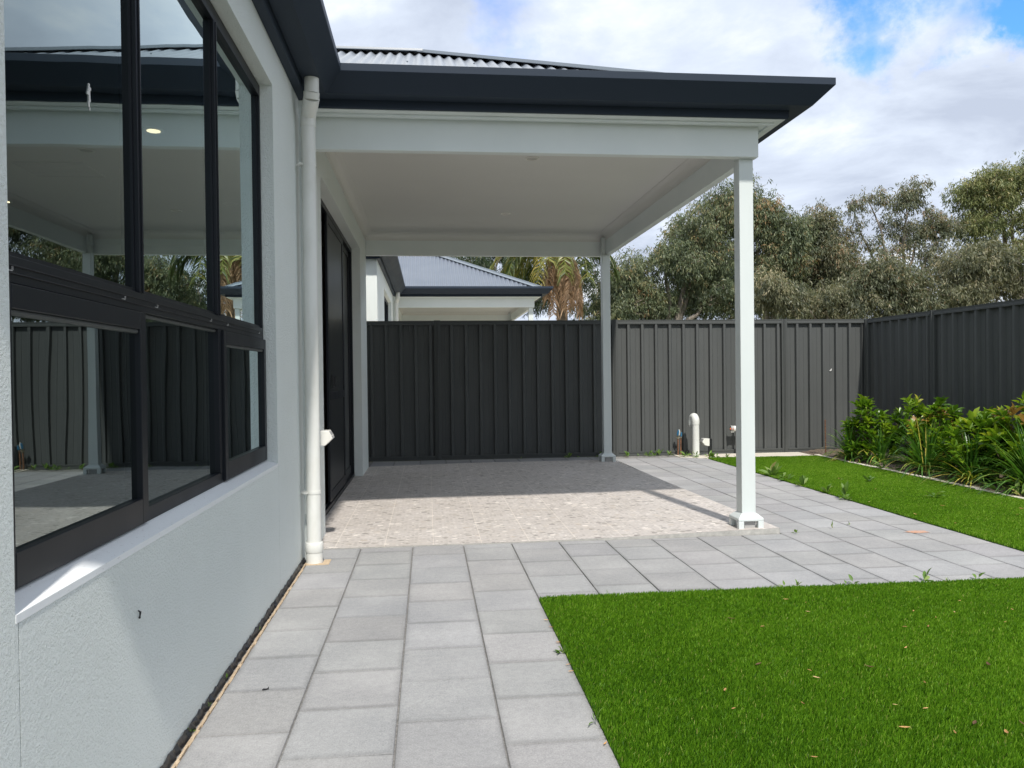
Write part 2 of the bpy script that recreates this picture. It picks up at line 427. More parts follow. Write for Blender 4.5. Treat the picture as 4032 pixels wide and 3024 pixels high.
class MB:
    def __init__(s): s.v = []; s.f = []; s.t = []

    def add(s, vs, fs, tone=None):
        k = len(s.v); s.v.extend([tuple(p) for p in vs]); s.f.extend([tuple(i + k for i in f) for f in fs])
        if tone is not None: s.t.extend([tone] * len(vs))
        return s

    def box(s, x0, x1, y0, y1, z0, z1):
        return s.add([(x0, y0, z0), (x1, y0, z0), (x1, y1, z0), (x0, y1, z0), (x0, y0, z1), (x1, y0, z1), (x1, y1, z1), (x0, y1, z1)],
                     [(0, 3, 2, 1), (4, 5, 6, 7), (0, 1, 5, 4), (1, 2, 6, 5), (2, 3, 7, 6), (3, 0, 4, 7)])

    def tube(s, pts, rad, n=12, cap=True, sx=1.0):
        pts = [Vector(p) for p in pts]
        if not isinstance(rad, (list, tuple)): rad = [rad] * len(pts)
        k = len(s.v); up = None
        for i, p in enumerate(pts):
            d = (pts[min(i + 1, len(pts) - 1)] - pts[max(i - 1, 0)])
            d = d.normalized() if d.length > 1e-9 else Vector((0, 0, 1))
            if up is None: up = Vector((1, 0, 0)) if abs(d.x) < 0.8 else Vector((0, 1, 0))
            a1 = (up - d * up.dot(d)).normalized(); up = a1; b1 = d.cross(a1)
            for j in range(n):
                t = 2 * math.pi * j / n
                s.v.append(tuple(p + (a1 * math.cos(t) * sx + b1 * math.sin(t)) * rad[i]))
        for i in range(len(pts) - 1):
            for j in range(n):
                a0 = k + i * n + j; b0 = k + i * n + (j + 1) % n
                s.f.append((a0, b0, b0 + n, a0 + n))
        if cap:
            s.f.append(tuple(k + j for j in reversed(range(n))))
            s.f.append(tuple(k + (len(pts) - 1) * n + j for j in range(n)))
        return s

    def prism(s, poly, h0, h1, axis='z'):
        """poly in two coordinates, extruded along the third"""
        def mk(u, w, h):
            return {'z': (u, w, h), 'y': (u, h, w), 'x': (h, u, w)}[axis]
        n = len(poly)
        vs = [mk(u, w, h0) for u, w in poly] + [mk(u, w, h1) for u, w in poly]
        fs = [tuple(range(n)), tuple(range(2 * n - 1, n - 1, -1))] + [(i, i + n, (i + 1) % n + n, (i + 1) % n) for i in range(n)]
        return s.add(vs, fs)

    def build(s, name, mat, parent=None, smooth=False, bevel=0.0, fix=True, kind=None, local=False):
        me = bpy.data.meshes.new(name)
        V = np.array(s.v, dtype=np.float64).reshape(-1, 3)
        if not local: V = V + np.array(OFF)
        base = Vector((0, 0, 0))
        if parent is not None:
            base = world_loc(parent)
            if not local: V = V - np.array(base)
        me.from_pydata(V.tolist(), [], s.f)
        if fix:
            import bmesh
            bm = bmesh.new(); bm.from_mesh(me); bmesh.ops.recalc_face_normals(bm, faces=bm.faces); bm.to_mesh(me); bm.free()
        if s.t:
            at = me.color_attributes.new('tone', 'FLOAT_COLOR', 'POINT')
            T = np.ones((len(s.v), 4), dtype=np.float32)
            tt = np.array(s.t, dtype=np.float32)
            if tt.ndim == 1: T[:, 0] = T[:, 1] = T[:, 2] = tt
            else: T[:, :3] = tt
            at.data.foreach_set('color', T.ravel())
        if smooth:
            me.polygons.foreach_set('use_smooth', [True] * len(me.polygons))
        me.materials.append(mat)
        o = bpy.data.objects.new(name, me)
        scn.collection.objects.link(o)
        if parent is not None: o.parent = parent
        if bevel:
            b = o.modifiers.new('bevel', 'BEVEL'); b.width = bevel; b.segments = 2; b.limit_method = 'ANGLE'; b.angle_limit = R(40)
        if smooth:
            try:
                me.set_sharp_from_angle(angle=R(40))
            except Exception:
                pass
        if kind: o['kind'] = kind
        return o


def box_obj(name, mat, parent, *b, bevel=0.0):
    return MB().box(*b).build(name, mat, parent, bevel=bevel)


def np_mesh(name, V, F, mat, tone=None, parent=None, smooth=False):
    """V (n,3), F (m,4) quads, fast path for foliage"""
    me = bpy.data.meshes.new(name)
    me.vertices.add(len(V)); me.vertices.foreach_set('co', V.astype(np.float32).ravel())
    k = F.shape[1]
    me.loops.add(F.size); me.loops.foreach_set('vertex_index', F.astype(np.int32).ravel())
    me.polygons.add(len(F)); me.polygons.foreach_set('loop_start', np.arange(0, F.size, k, dtype=np.int32))
    me.polygons.foreach_set('loop_total', np.full(len(F), k, dtype=np.int32))
    me.update(calc_edges=True)
    if tone is not None:
        at = me.color_attributes.new('tone', 'FLOAT_COLOR', 'POINT')
        T = np.ones((len(V), 4), dtype=np.float32); T[:, 0] = T[:, 1] = T[:, 2] = tone
        at.data.foreach_set('color', T.ravel())
    if smooth: me.polygons.foreach_set('use_smooth', np.ones(len(F), dtype=bool))
    me.materials.append(mat)
    o = bpy.data.objects.new(name, me)
    scn.collection.objects.link(o)
    if parent is not None: o.parent = parent
    return o


# ------------------------------------------------------------------ ground and paving
rng = random.Random(7)
MB().box(-400, 400, -200, 600, -0.6, -0.05).build('ground', M_GROUND, kind='structure')
MB().box(-0.80, 3.62, -1.5, 10.43, -0.049, -0.0065).build('paving_bed', M_JOINT, kind='structure')

xs = [-0.735, -0.445, -0.113, 0.215, 0.532, 0.847, 1.162, 1.478, 1.793, 2.108, 2.402, 2.697, 2.990, 3.285, 3.590]
phase = [2.52, 2.67, 2.54, 2.68, 2.60, 2.70, 2.56, 2.72, 2.50, 2.62, 2.50, 2.62, 2.48, 2.30]
pv = MB()
for i in range(len(xs) - 1):
    x0, x1 = xs[i] + 0.0022, xs[i + 1] - 0.0022
    pitch = 0.338
    spans = []
    y = phase[i] - 13 * pitch
    while y < 10.42:
        spans.append((y, y + pitch)); y += pitch
    for (a0, a1) in spans:
        segs = [(a0, a1)]
        res = []
        for (p, q) in segs:
            lo_ = -1.4 if x1 < 0.54 else 3.855
            p = max(p, lo_); q = min(q, 10.42 if x1 < 2.41 else 10.1)
            if x1 < 2.41:
                if p < 5.165 and q > 5.165: res.append((p, 5.165))
                elif q <= 5.165: res.append((p, q))
                if q > 9.76: res.append((max(p, 9.76), q))
            else:
                res.append((p, q))
        for (p, q) in res:
            if q - p < 0.03: continue
            p += 0.0012; q -= 0.0012
            dz = [rng.uniform(-0.0012, 0.0012) for _ in range(4)]
            tn = rng.gauss(1.0, 0.028)
            tone = (tn * rng.uniform(0.985, 1.01), tn, tn * rng.uniform(0.99, 1.02))
            # outer rim, chamfer ring, top
            b = 0.0025; m1 = min(0.030, (q - p) * 0.3); m0 = min(0.012, (q - p) * 0.2)
            vs = [(x0, p, -0.03), (x1, p, -0.03), (x1, q, -0.03), (x0, q, -0.03),
                  (x0, p, -0.003 + dz[0]), (x1, p, -0.003 + dz[1]), (x1, q, -0.003 + dz[2]), (x0, q, -0.003 + dz[3]),
                  (x0 + b, p + b, dz[0]), (x1 - b, p + b, dz[1]), (x1 - b, q - b, dz[2]), (x0 + b, q - b, dz[3])]
            for (ins, mm_) in ((0.006, m0), (0.022, m1)):
                vs += [(x0 + ins, p + mm_, dz[0] + 0.0003), (x1 - ins, p + mm_, dz[1] + 0.0003), (x1 - ins, q - mm_ * 0.7, dz[2] + 0.0003), (x0 + ins, q - mm_ * 0.7, dz[3] + 0.0003)]
            fs = []
            for r0 in (0, 4, 8, 12):
                for j in range(4):
                    fs.append((r0 + j, r0 + (j + 1) % 4, r0 + 4 + (j + 1) % 4, r0 + 4 + j))
            fs.append((16, 17, 18, 19))
            pv.add(vs, fs)
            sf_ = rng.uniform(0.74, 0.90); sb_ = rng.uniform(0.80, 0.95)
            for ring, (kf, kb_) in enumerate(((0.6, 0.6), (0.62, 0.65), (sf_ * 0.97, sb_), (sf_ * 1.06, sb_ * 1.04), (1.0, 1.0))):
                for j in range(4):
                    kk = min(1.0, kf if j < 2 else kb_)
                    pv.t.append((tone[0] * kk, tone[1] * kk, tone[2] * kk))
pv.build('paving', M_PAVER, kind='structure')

# patio slab: tiled top, raw concrete edge
sl = MB()
z_l, z_r = 0.014, 0.040
SX = [(-0.735, 0.004), (0.6, 0.006), (1.3, 0.014), (1.9, 0.030), (2.387, 0.040)]
for k in range(4):
    (xa, za), (xb2, zb2) = SX[k], SX[k + 1]
    fx = lambda x: x if x < 2.3 else 2.30
    sl.add([(xa, 5.172, za), (xb2, 5.172, zb2), (fx(xb2), 9.75, 0.032), (fx(xa), 9.75, 0.032 if k else 0.012)], [(0, 1, 2, 3)])
sl.add([(-0.735, 5.66, 0.0049), (-0.735, 8.86, 0.0104), (-0.825, 8.86, 0.0104), (-0.825, 5.66, 0.0049)], [(0, 1, 2, 3)])
patio = sl.build('patio', M_TILE, kind='structure')
se = MB()
for k in range(4):
    (xa, za), (xb2, zb2) = SX[k], SX[k + 1]
    se.add([(xa, 5.1715, za - 0.0005), (xb2, 5.1715, zb2 - 0.0005), (xb2, 5.1700, -0.03), (xa, 5.1700, -0.03)], [(0, 1, 2, 3)])
se.add([(2.3875, 5.1715, 0.0395), (2.3005, 9.7505, 0.0315), (2.303, 9.755, -0.03), (2.390, 5.170, -0.03)], [(0, 1, 2, 3)])
se.add([(2.3005, 9.7505, 0.0315), (0.6, 9.7505, 0.0315), (-0.735, 9.7505, 0.0115), (-0.735, 9.755, -0.03), (2.303, 9.755, -0.03)], [(0, 1, 2, 3, 4)])
se.build('patio_slab_edge', M_SLABE, kind='structure')

# sand grout and membrane along the wall foot (ragged strips)
gr = MB()
y = -1.0
while y < 4.86:
    dy = rng.uniform(0.02, 0.06)
    w = rng.uniform(0.004, 0.012)
    gr.box(-0.742 - rng.uniform(0, 0.003), -0.742 + w, y, y + dy * 0.97, -0.02, 0.0015 + rng.uniform(0, 0.002)); y += dy
gr.box(-0.735, -0.62, 4.742, 4.79, -0.02, 0.0030)
gr.box(-0.64, -0.60, 4.75, 4.87, -0.02, 0.0034)
gr.build('grout_strip', M_GROUT, kind='structure')

MB().box(-0.66, 3.6, 11.0, 24.0, -0.049, -0.004).build('bounce_sheet', M_CONC, kind='structure')  # pale sheet hidden behind the fence, added to bounce light onto neighbour's ceiling
# pale concrete pad by the back fence and kerb edging of the bed
pd = MB()
pd.add([(3.30, 10.102, 0.0), (3.60, 9.86, 0.0), (5.06, 9.80, 0.002), (5.08, 10.40, 0.004), (3.30, 10.40, 0.004),
        (3.30, 10.102, -0.05), (3.60, 9.86, -0.05), (5.06, 9.80, -0.05), (5.08, 10.40, -0.05), (3.30, 10.40, -0.05)],
       [(0, 1, 2, 3, 4), (0, 5, 6, 1), (1, 6, 7, 2), (2, 7, 8, 3), (3, 8, 9, 4), (4, 9, 5, 0)])
pd.build('concrete_pad', M_CONC, kind='structure')
kb = MB()
y = 3.0
while y < 9.86:
    L = 0.62
    j = rng.uniform(-0.004, 0.004)
    xk = 4.90 + (y - 3.0) * 0.022
    kb.box(xk + j, xk + 0.062 + j, y, min(y + L - 0.006, 9.90), -0.04, 0.022 + rng.uniform(-0.003, 0.003)); y += L
kb.build('kerb_edging', M_CONC, kind='structure', bevel=0.004)
# soil bed: an uneven sheet
gx_, gy_ = 26, 120
V = []; F = []
for j in range(gy_ + 1):
    for i in range(gx_ + 1):
        yy = 2.5 + 7.93 * j / gy_
        x0k = 4.955 + (yy - 3.0) * 0.022
        xx = x0k + (6.13 - x0k) * i / gx_
        zz = -0.005 + 0.03 * min(1, i / 5) + rng.uniform(-0.010, 0.012)
        V.append((xx, yy, zz))
for j in range(gy_):
    for i in range(gx_):
        k = j * (gx_ + 1) + i
        F.append((k, k + 1, k + gx_ + 2, k + gx_ + 1))
MB().add(V, F).build('garden_bed', M_SOIL, kind='structure', smooth=True, fix=False)

# ------------------------------------------------------------------ house
WX, PX = -0.765, -0.735            # planes of the side wall and of the patio wall
SL = 0.475                          # roof pitch
EZ = 2.885                         # height of the sheets at the gutter lip


def sweep(mb, path, prof, closed=False):
    """profile (o, z): o is the distance to the right of the path; square corners mitred"""
    n = len(path); rings = []
    for i, p in enumerate(path):
        def nrm(a_, b_):
            dx, dy = b_[0] - a_[0], b_[1] - a_[1]; L = math.hypot(dx, dy); return (dy / L, -dx / L)
        if closed:
            n1 = nrm(path[i - 1], p); n2 = nrm(p, path[(i + 1) % n])
        else:
            n1 = nrm(path[i - 1], p) if i > 0 else None
            n2 = nrm(p, path[i + 1]) if i < n - 1 else None
        if n1 is None: nn = n2
        elif n2 is None: nn = n1
        else:
            d = 1 + n1[0] * n2[0] + n1[1] * n2[1]
            nn = ((n1[0] + n2[0]) / d, (n1[1] + n2[1]) / d)
        rings.append([(p[0] + nn[0] * o, p[1] + nn[1] * o, z) for o, z in prof])
    k = len(prof); vs = [v for r_ in rings for v in r_]; fs = []
    m = n if closed else n - 1
    for i in range(m):
        for j in range(k):
            i2 = (i + 1) % n
            fs.append((i * k + j, i * k + (j + 1) % k, i2 * k + (j + 1) % k, i2 * k + j))
    if not closed:
        fs.append(tuple(range(k))); fs.append(tuple((n - 1) * k + j for j in reversed(range(k))))
    mb.add(vs, fs)


def corrugated(mb, p0, udir, vdir, length, lower, upper, pitch=0.0885, amp=0.0135):
    """sheet whose ribs run along vdir (plan unit vector, rising at SL); lower/upper give the plan range at u"""
    nseg = int(length / (pitch / 8)); idx = []
    vs = []
    for i in range(nseg + 1):
        u = length * i / nseg
        a_, b_ = max(0.10, lower(u)), upper(u)
        if b_ < a_: b_ = a_
        h = amp * math.cos(2 * math.pi * u / pitch)
        for v in (a_, b_):
            vs.append((p0[0] + udir[0] * u + vdir[0] * v, p0[1] + udir[1] * u + vdir[1] * v, EZ + SL * v + h))
    fs = [(2 * i, 2 * i + 2, 2 * i + 3, 2 * i + 1) for i in range(nseg)]
    mb.add(vs, fs)


def cap_strip(mb, A, B, w=0.13, lift=0.024):
    A = Vector(A); B = Vector(B); d = (B - A); h = Vector((d.x, d.y, 0)).normalized(); s_ = Vector((h.y, -h.x, 0))
    drop = 0.36 if abs(d.z) < 0.05 else 0.25
    prof = [(-w, -w * drop), (-0.022, -0.006), (-0.018, 0.016), (0.018, 0.016), (0.022, -0.006), (w, -w * drop), (w, -w * drop - 0.006), (0, -0.02), (-w, -w * drop - 0.006)]
    vs = []
    for P_ in (A, B):
        for o, z in prof: vs.append(tuple(P_ + s_ * o + Vector((0, 0, z + lift))))
    k = len(prof)
    fs = [(j, (j + 1) % k, k + (j + 1) % k, k + j) for j in range(k)] + [tuple(range(k)), tuple(range(2 * k - 1, k - 1, -1))]
    mb.add(vs, fs)


def make_house(dx, dy, ours, label, y0):
    """one of two houses of the same design; y0 is the front face of its side wall"""
    global OFF
    OFF = [dx, dy, 0]
    hs = empty('house', (-4.0, 5.0, 0), label, 'house')
    # --- walls
    w = MB()
    xb = WX - 0.11
    wy0, wy1, wz0, wz1 = 1.541, 4.102, 0.672, 2.592
    cuts = [y0, 1.552, 4.118, 4.93]
    for a_, b_ in zip(cuts[:-1], cuts[1:]):        # below the window, with fine control joints
        w.box(xb, WX, a_ + (0.002 if a_ != y0 else 0), b_ - (0.002 if b_ != 4.93 else 0), -0.02, wz0)
    w.box(xb, WX - 0.006, y0 + 0.01, 4.92, -0.01, wz0 - 0.01)
    w.box(xb, WX, y0, wy0, wz0, 2.86); w.box(xb, WX, wy1, 4.93, wz0, 2.86)
    w.box(xb, WX, wy0, wy1, wz1, 2.86)
    w.box(-9.2, xb, y0, y0 + 0.11, -0.02, 2.86)    # front wall
    w.box(-9.2, -9.09, y0 + 0.11, 9.7, -0.02, 2.86)
    w.box(-9.09, PX - 0.14, 9.59, 9.7, -0.02, 2.86)
    dy0, dy1, dz1 = 5.66, 8.865, 2.535             # sliding door opening
    w.box(PX - 0.14, PX, 4.93, dy0, -0.02, 2.86); w.box(PX - 0.14, PX, dy1, 9.7, -0.02, 2.86)
    w.box(PX - 0.14, PX, dy0, dy1, dz1, 2.86)
    w.build('wall', M_WALL, hs)
    sl_ = MB()                                     # sloping sill plaster in the reveal
    sl_.add([(WX - 0.062, wy0 + 0.001, wz0 + 0.020), (WX + 0.001, wy0 + 0.001, wz0 + 0.004), (WX + 0.001, wy1 - 0.001, wz0 + 0.004), (WX - 0.062, wy1 - 0.001, wz0 + 0.020),
             (WX - 0.062, wy0 + 0.001, wz0 - 0.01), (WX + 0.001, wy0 + 0.001, wz0 - 0.012), (WX + 0.001, wy1 - 0.001, wz0 - 0.012), (WX - 0.062, wy1 - 0.001, wz0 - 0.01)],
            [(0, 1, 2, 3), (4, 7, 6, 5), (0, 4, 5, 1), (1, 5, 6, 2), (2, 6, 7, 3), (3, 7, 4, 0)])
    sl_.build('window_sill', M_SILL, hs)
    # --- room behind the glass
    rm = MB()
    rm.box(-8.9, xb - 0.002, y0 + 0.13, 9.57, 2.66, 2.70)
    rm.box(-6.2, -6.1, y0 + 0.13, 9.57, 0.012, 2.66)
    rm.box(-6.1, xb - 0.002, y0 + 0.12, y0 + 0.16, 0.012, 2.66)
    rm.box(-6.1, PX - 0.15, 9.53, 9.57, 0.012, 2.66)
    rm.box(-3.0, -2.9, y0 + 0.16, 1.2, 0.012, 2.66)
    rm.build('room_lining', M_INT, hs)
    box_obj('room_floor', M_IFL, hs, -6.1, xb - 0.002, y0 + 0.16, 9.53, -0.01, 0.012)
    if ours:
        lp = [(-1.675, 5.11), (-3.6, 7.2), (-1.72, 7.2), (-3.6, 5.11), (-1.675, 3.0), (-3.6, 3.0)]
        for (lx, ly) in lp:
            d = MB().tube([(lx, ly, 2.6585), (lx, ly, 2.652)], 0.062, 24).build('downlight', M_WPL, hs, smooth=True)
            MB().tube([(lx, ly, 2.6515), (lx, ly, 2.6495)], 0.040, 24).build('lamp', M_LAMP if (lx, ly) != (-1.72, 7.2) else M_LENS, d, smooth=True)
        vg = MB()
        for k in range(9): vg.box(-2.90, -2.42, 5.90 + k * 0.045, 5.93 + k * 0.045, 2.648, 2.659)
        vg.build('ceiling_vent', M_GRILLE, hs)
    # --- window
    FX = WX - 0.062
    fr = MB()
    fb = FX - 0.05
    zs, zt0, zt1, zh = 0.692, 1.307, 1.362, 2.585
    fr.box(fb, FX, wy0 + 0.004, 1.602, zs, zh); fr.box(fb, FX, 4.080, wy1 - 0.003, zs, zh)
    fr.box(fb, FX, 1.602, 4.080, zh - 0.055, zh)
    fr.box(fb, FX, 1.602, 4.080, zt0, zt1)
    fr.box(fb, FX + 0.004, 1.602, 4.080, zt0 + 0.018, zt0 + 0.021); fr.box(fb, FX + 0.004, 1.602, 4.080, zt0 + 0.034, zt0 + 0.037)
    fr.box(fb, FX, 1.602, 4.080, zs, zs + 0.042)
    for (m0, m1) in ((2.384, 2.420), (3.236, 3.272)):
        fr.box(fb, FX + 0.001, m0, m1, zs + 0.042, zt0 - 0.0005); fr.box(fb, FX + 0.001, m0, m1, zt1 + 0.0005, zh - 0.0555)
        fr.box(fb - 0.001, FX + 0.006, (m0 + m1) / 2 - 0.004, (m0 + m1) / 2 + 0.004, zt1 + 0.001, zh - 0.056)
    wf = fr.build('window', M_ALU, hs, bevel=0.002)
    for (a_, b_) in ((1.602, 2.384), (2.420, 3.236), (3.272, 4.080)):
        MB().add([(FX - 0.020, a_, zt1), (FX - 0.020, b_, zt1), (FX - 0.020, b_, zh - 0.055), (FX - 0.020, a_, zh - 0.055)], [(0, 1, 2, 3)]).build('pane', M_GLASS, wf, fix=False)
        bd = MB()
        bd.box(FX - 0.020, FX - 0.012, a_, b_, zt1 + 0.0004, zt1 + 0.012); bd.box(FX - 0.020, FX - 0.012, a_ + 0.0004, a_ + 0.006, zt1 + 0.012, zh - 0.056)
        bd.box(FX - 0.020, FX - 0.012, b_ - 0.007, b_ - 0.0004, zt1 + 0.012, zh - 0.056)
        bd.build('glazing_bead', M_ALU, wf)
    for i, (a_, b_) in enumerate(((1.606, 2.394), (2.420, 3.236), (3.276, 4.096))):
        if i != 1:
            q0, q1 = zs + 0.006, zt0 - 0.003
            s0, s1 = a_, b_
            sh = MB(); t = 0.046
            x0_, x1_ = FX + 0.0015, FX + 0.012
            sh.box(x0_ - 0.03, x1_, s0, s0 + t - 0.002, q0, q1); sh.box(x0_ - 0.03, x1_, s1 - t, s1, q0, q1)
            sh.box(x0_ - 0.03, x1_, s0 + t - 0.002, s1 - t, q0, q0 + 0.072); sh.box(x0_ - 0.03, x1_, s0 + t - 0.002, s1 - t, q1 - 0.05, q1)
            sh.build('sash', M_ALU, wf, bevel=0.002)
            g0, g1, gz0, gz1, gx0 = s0 + t - 0.002, s1 - t, q0 + 0.072, q1 - 0.05, FX - 0.004
        else:
            g0, g1, gz0, gz1, gx0 = a_, b_, zs + 0.042, zt0, FX - 0.020
        MB().add([(gx0, g0, gz0), (gx0, g1, gz0), (gx0, g1, gz1), (gx0, g0, gz1)], [(0, 1, 2, 3)]).build('pane', M_GLASS, wf, fix=False)
        bt = MB().tube([(gx0 + 0.004, g0 + 0.002, gz1 - 0.006), (gx0 + 0.004, g1 - 0.002, gz1 - 0.006)], 0.007, 8)
        bt.build('glazing_bead', M_RAIL, wf)
    if ours:
        for yy in (1.664, 2.255, 2.516, 3.123, 3.376, 3.986):
            c_ = MB().box(FX + 0.0005, FX + 0.003, yy - 0.011, yy + 0.011, 1.330, 1.332).box(FX + 0.0005, FX + 0.004, yy + 0.0095, yy + 0.011, 1.332, 1.340)
            c_.build('drain_cap', M_GRILLE, wf)
    # --- sliding door
    DX = PX - 0.09
    fr = MB()
    fr.box(DX - 0.09, DX, dy0 + 0.003, dy0 + 0.06, 0.012, dz1 - 0.004); fr.box(DX - 0.09, DX, dy1 - 0.045, dy1 - 0.003, 0.012, dz1 - 0.004)
    fr.box(DX - 0.09, DX, dy0 + 0.06, dy1 - 0.045, dz1 - 0.05, dz1 - 0.004)
    fr.box(DX - 0.09, DX, dy0 + 0.06, dy1 - 0.045, 0.012, 0.045)
    for k in range(2): fr.box(DX - 0.03 - 0.03 * k, DX - 0.026 - 0.03 * k, dy0 + 0.06, dy1 - 0.045, 0.045, 0.056)
    dr = fr.build('sliding_door', M_ALU, hs, bevel=0.002)

    def panel(a_, b_, x0_, x1_, st, mat, midrail=False):
        p = MB(); z0, z1 = 0.058, dz1 - 0.056
        p.box(x0_, x1_, a_, a_ + st, z0, z1); p.box(x0_, x1_, b_ - st, b_, z0, z1)
        p.box(x0_, x1_, a_ + st, b_ - st, z0, z0 + 0.085); p.box(x0_, x1_, a_ + st, b_ - st, z1 - 0.06, z1)
        if midrail: p.box(x0_, x1_ + 0.002, a_ + st, b_ - st, 0.915, 0.985)
        p.build('door_panel', M_ALU, dr, bevel=0.002)
        xm = (x0_ + x1_) / 2
        MB().box(xm - 0.003, xm + 0.003, a_ + st, b_ - st, z0 + 0.085, z1 - 0.06).build('infill', mat, dr)

    panel(dy0 + 0.061, 6.80, DX - 0.088, DX - 0.062, 0.06, M_GLASS if False else M_MESH)
    panel(6.72, 7.98, DX - 0.022, DX - 0.001, 0.075, M_MESH, True)
    panel(7.90, dy1 - 0.047, DX - 0.056, DX - 0.030, 0.06, M_MESH)
    hd = MB().box(DX - 0.001, DX + 0.014, 6.93, 6.965, 1.02, 1.13).box(DX + 0.0142, DX + 0.034, 6.935, 6.955, 1.03, 1.12)
    hd.build('handle', M_BPL, dr, bevel=0.003)
    # --- beams
    bm_ = MB()
    bm_.box(PX + 0.0005, 2.270, 5.20, 5.265, 2.585, 2.868)
    bm_.build('beam', M_PAINT, hs, bevel=0.003)
    MB().box(2.205, 2.2695, 5.2655, 9.755, 2.586, 2.868).build('beam', M_PAINT, hs, bevel=0.003)
    MB().box(PX + 0.0005, 2.2045, 9.69, 9.755, 2.585, 2.868).build('beam', M_PAINT, hs, bevel=0.003)
    # --- ceiling with cove
    MB().box(PX, 2.205, 5.265, 9.69, 2.8505, 2.866).build('ceiling', M_CEIL, hs)
    cv = MB(); prof = []
    for k in range(9):
        t = math.pi / 2 * k / 8
        prof.append((0.005 + 0.085 * (1 - math.sin(t)), 2.765 + 0.08 * (1 - math.cos(t)) ))
    prof = [(0.0008, 2.765), (0.006, 2.765)] + [(0.006 + 0.079 * (1 - math.cos(math.pi / 2 * k / 8)), 2.769 + 0.076 * math.sin(math.pi / 2 * k / 8)) for k in range(9)] + [(0.088, 2.847), (0.088, 2.8500), (0.0008, 2.8500)]
    sweep(cv, [(PX, 5.265), (PX, 9.69), (2.205, 9.69), (2.205, 5.265)], [(o, z) for o, z in prof], closed=True)
    cv.build('cornice', M_CEIL, hs, smooth=True)
    if ours:
        for (lx, ly) in ((0.854, 6.283), (0.852, 8.45)):
            ring = MB()
            n = 32; vs = []; fs = []
            for (rr, zz) in ((0.056, 2.850), (0.056, 2.846), (0.044, 2.844), (0.042, 2.849)):
                for j in range(n): vs.append((lx + rr * math.cos(2 * math.pi * j / n), ly + rr * math.sin(2 * math.pi * j / n), zz))
            for k in range(3):
                for j in range(n): fs.append((k * n + j, k * n + (j + 1) % n, (k + 1) * n + (j + 1) % n, (k + 1) * n + j))
            ring.add(vs, fs)
            d = ring.build('downlight', M_WPL, hs, smooth=True)
            MB().tube([(lx, ly, 2.8495), (lx, ly, 2.8475)], 0.041, 24).build('lens', M_LENS, d)
    # --- posts
    for (px_, py_, zb_) in ((2.150, 5.246, 0.035), (2.150, 9.55, 0.035)):
        p = MB()
        p.box(px_, px_ + 0.1, py_, py_ + 0.1, zb_ + 0.02, 2.5845)
        p.box(px_ + 0.001, px_ + 0.0545, py_ + 0.0195, py_ + 0.099, 2.5845, 2.80)
        po = p.build('post', M_POST, hs, bevel=0.004)
        if not ours: continue
        # moulded foot: four legs joined by a sloping shoulder
        cxp, cyp = px_ + 0.05, py_ + 0.05
        ft = MB()
        a0, a1 = 0.090, 0.054
        zt, zl = zb_ + 0.072, zb_ + 0.100
        def sq(h_, z): return [(cxp - h_, cyp - h_, z), (cxp + h_, cyp - h_, z), (cxp + h_, cyp + h_, z), (cxp - h_, cyp + h_, z)]
        ft.add(sq(a0, zt - 0.022) + sq(a0, zt - 0.004) + sq(a0 - 0.006, zt + 0.002) + sq(a1, zl),
               [(i * 4 + j, i * 4 + (j + 1) % 4, i * 4 + 4 + (j + 1) % 4, i * 4 + 4 + j) for i in range(3) for j in range(4)] + [(3, 2, 1, 0), (12, 13, 14, 15)])
        for sx_ in (-1, 1):
            for sy_ in (-1, 1):
                xa, xb_ = sorted((cxp + sx_ * a0, cxp + sx_ * (a0 - 0.040)))
                ya, yb_ = sorted((cyp + sy_ * a0, cyp + sy_ * (a0 - 0.040)))
                ft.box(xa, xb_, ya, yb_, zb_ - 0.02, zt - 0.0218)
        ft.build('foot_cover', M_POST, po, bevel=0.004)
        MB().box(px_ + 0.012, px_ + 0.088, py_ - 0.014, py_ + 0.11, zb_ - 0.01, zt - 0.024).build('foot_bracket', M_GRILLE, po)
    # --- gutter, fascia, soffit
    ex0 = y0 - 0.30 + 0.364
    path = [(-9.2, ex0), (-0.864, ex0), (-0.864, 5.20), (2.27, 5.20), (2.27, 9.755), (-9.2, 9.755)]
    gt = MB()
    sweep(gt, path, [(0.364, 3.002), (0.364, 2.957), (0.2595, 2.854), (0.152, 2.854), (0.152, 2.985), (0.158, 2.985), (0.158, 2.862), (0.255, 2.862), (0.352, 2.962), (0.352, 3.002)])
    gt.build('gutter', M_DARK, hs, bevel=0.0015)
    fs_ = MB()
    sweep(fs_, path, [(0.149, 2.975), (0.149, 2.812), (0.143, 2.804), (0.100, 2.802), (0.100, 2.812), (0.135, 2.814), (0.135, 2.975)])
    fs_.build('fascia', M_DARK, hs)
    sf = MB()
    sweep(sf, path[2:5] + [(-0.73, 9.755)], [(0.130, 2.800), (0.002, 2.791), (0.002, 2.799), (0.130, 2.808)])
    sweep(sf, [(PX + 0.01, 5.20), (2.27, 5.20), (2.27, 9.755)], [(0.076, 2.7945), (0.076, 2.782), (0.052, 2.7805), (0.052, 2.7935)])
    sf.build('soffit', M_PAINT, hs)
    # --- roof
    rf = MB()
    xr, yf, yk = 2.634, 4.836, 10.119
    hw = (yk - yf) / 2                              # half width of the wing, 2.64
    # wing, front slope
    corrugated(rf, (-0.5 - hw, yf), (1, 0), (0, 1), xr + 0.5 + hw,
               lambda u: max(0, hw - u) if u < hw else 0, lambda u: min(hw, max(0, (xr + 0.5 + hw) - u)))
    # wing, end slope
    corrugated(rf, (xr, yf), (0, 1), (-1, 0), yk - yf, lambda u: 0, lambda u: min(u, yk - yf - u))
    # back slope
    corrugated(rf, (xr, yk), (-1, 0), (0, -1), xr + 8.7, lambda u: 0, lambda u: min(hw, u))
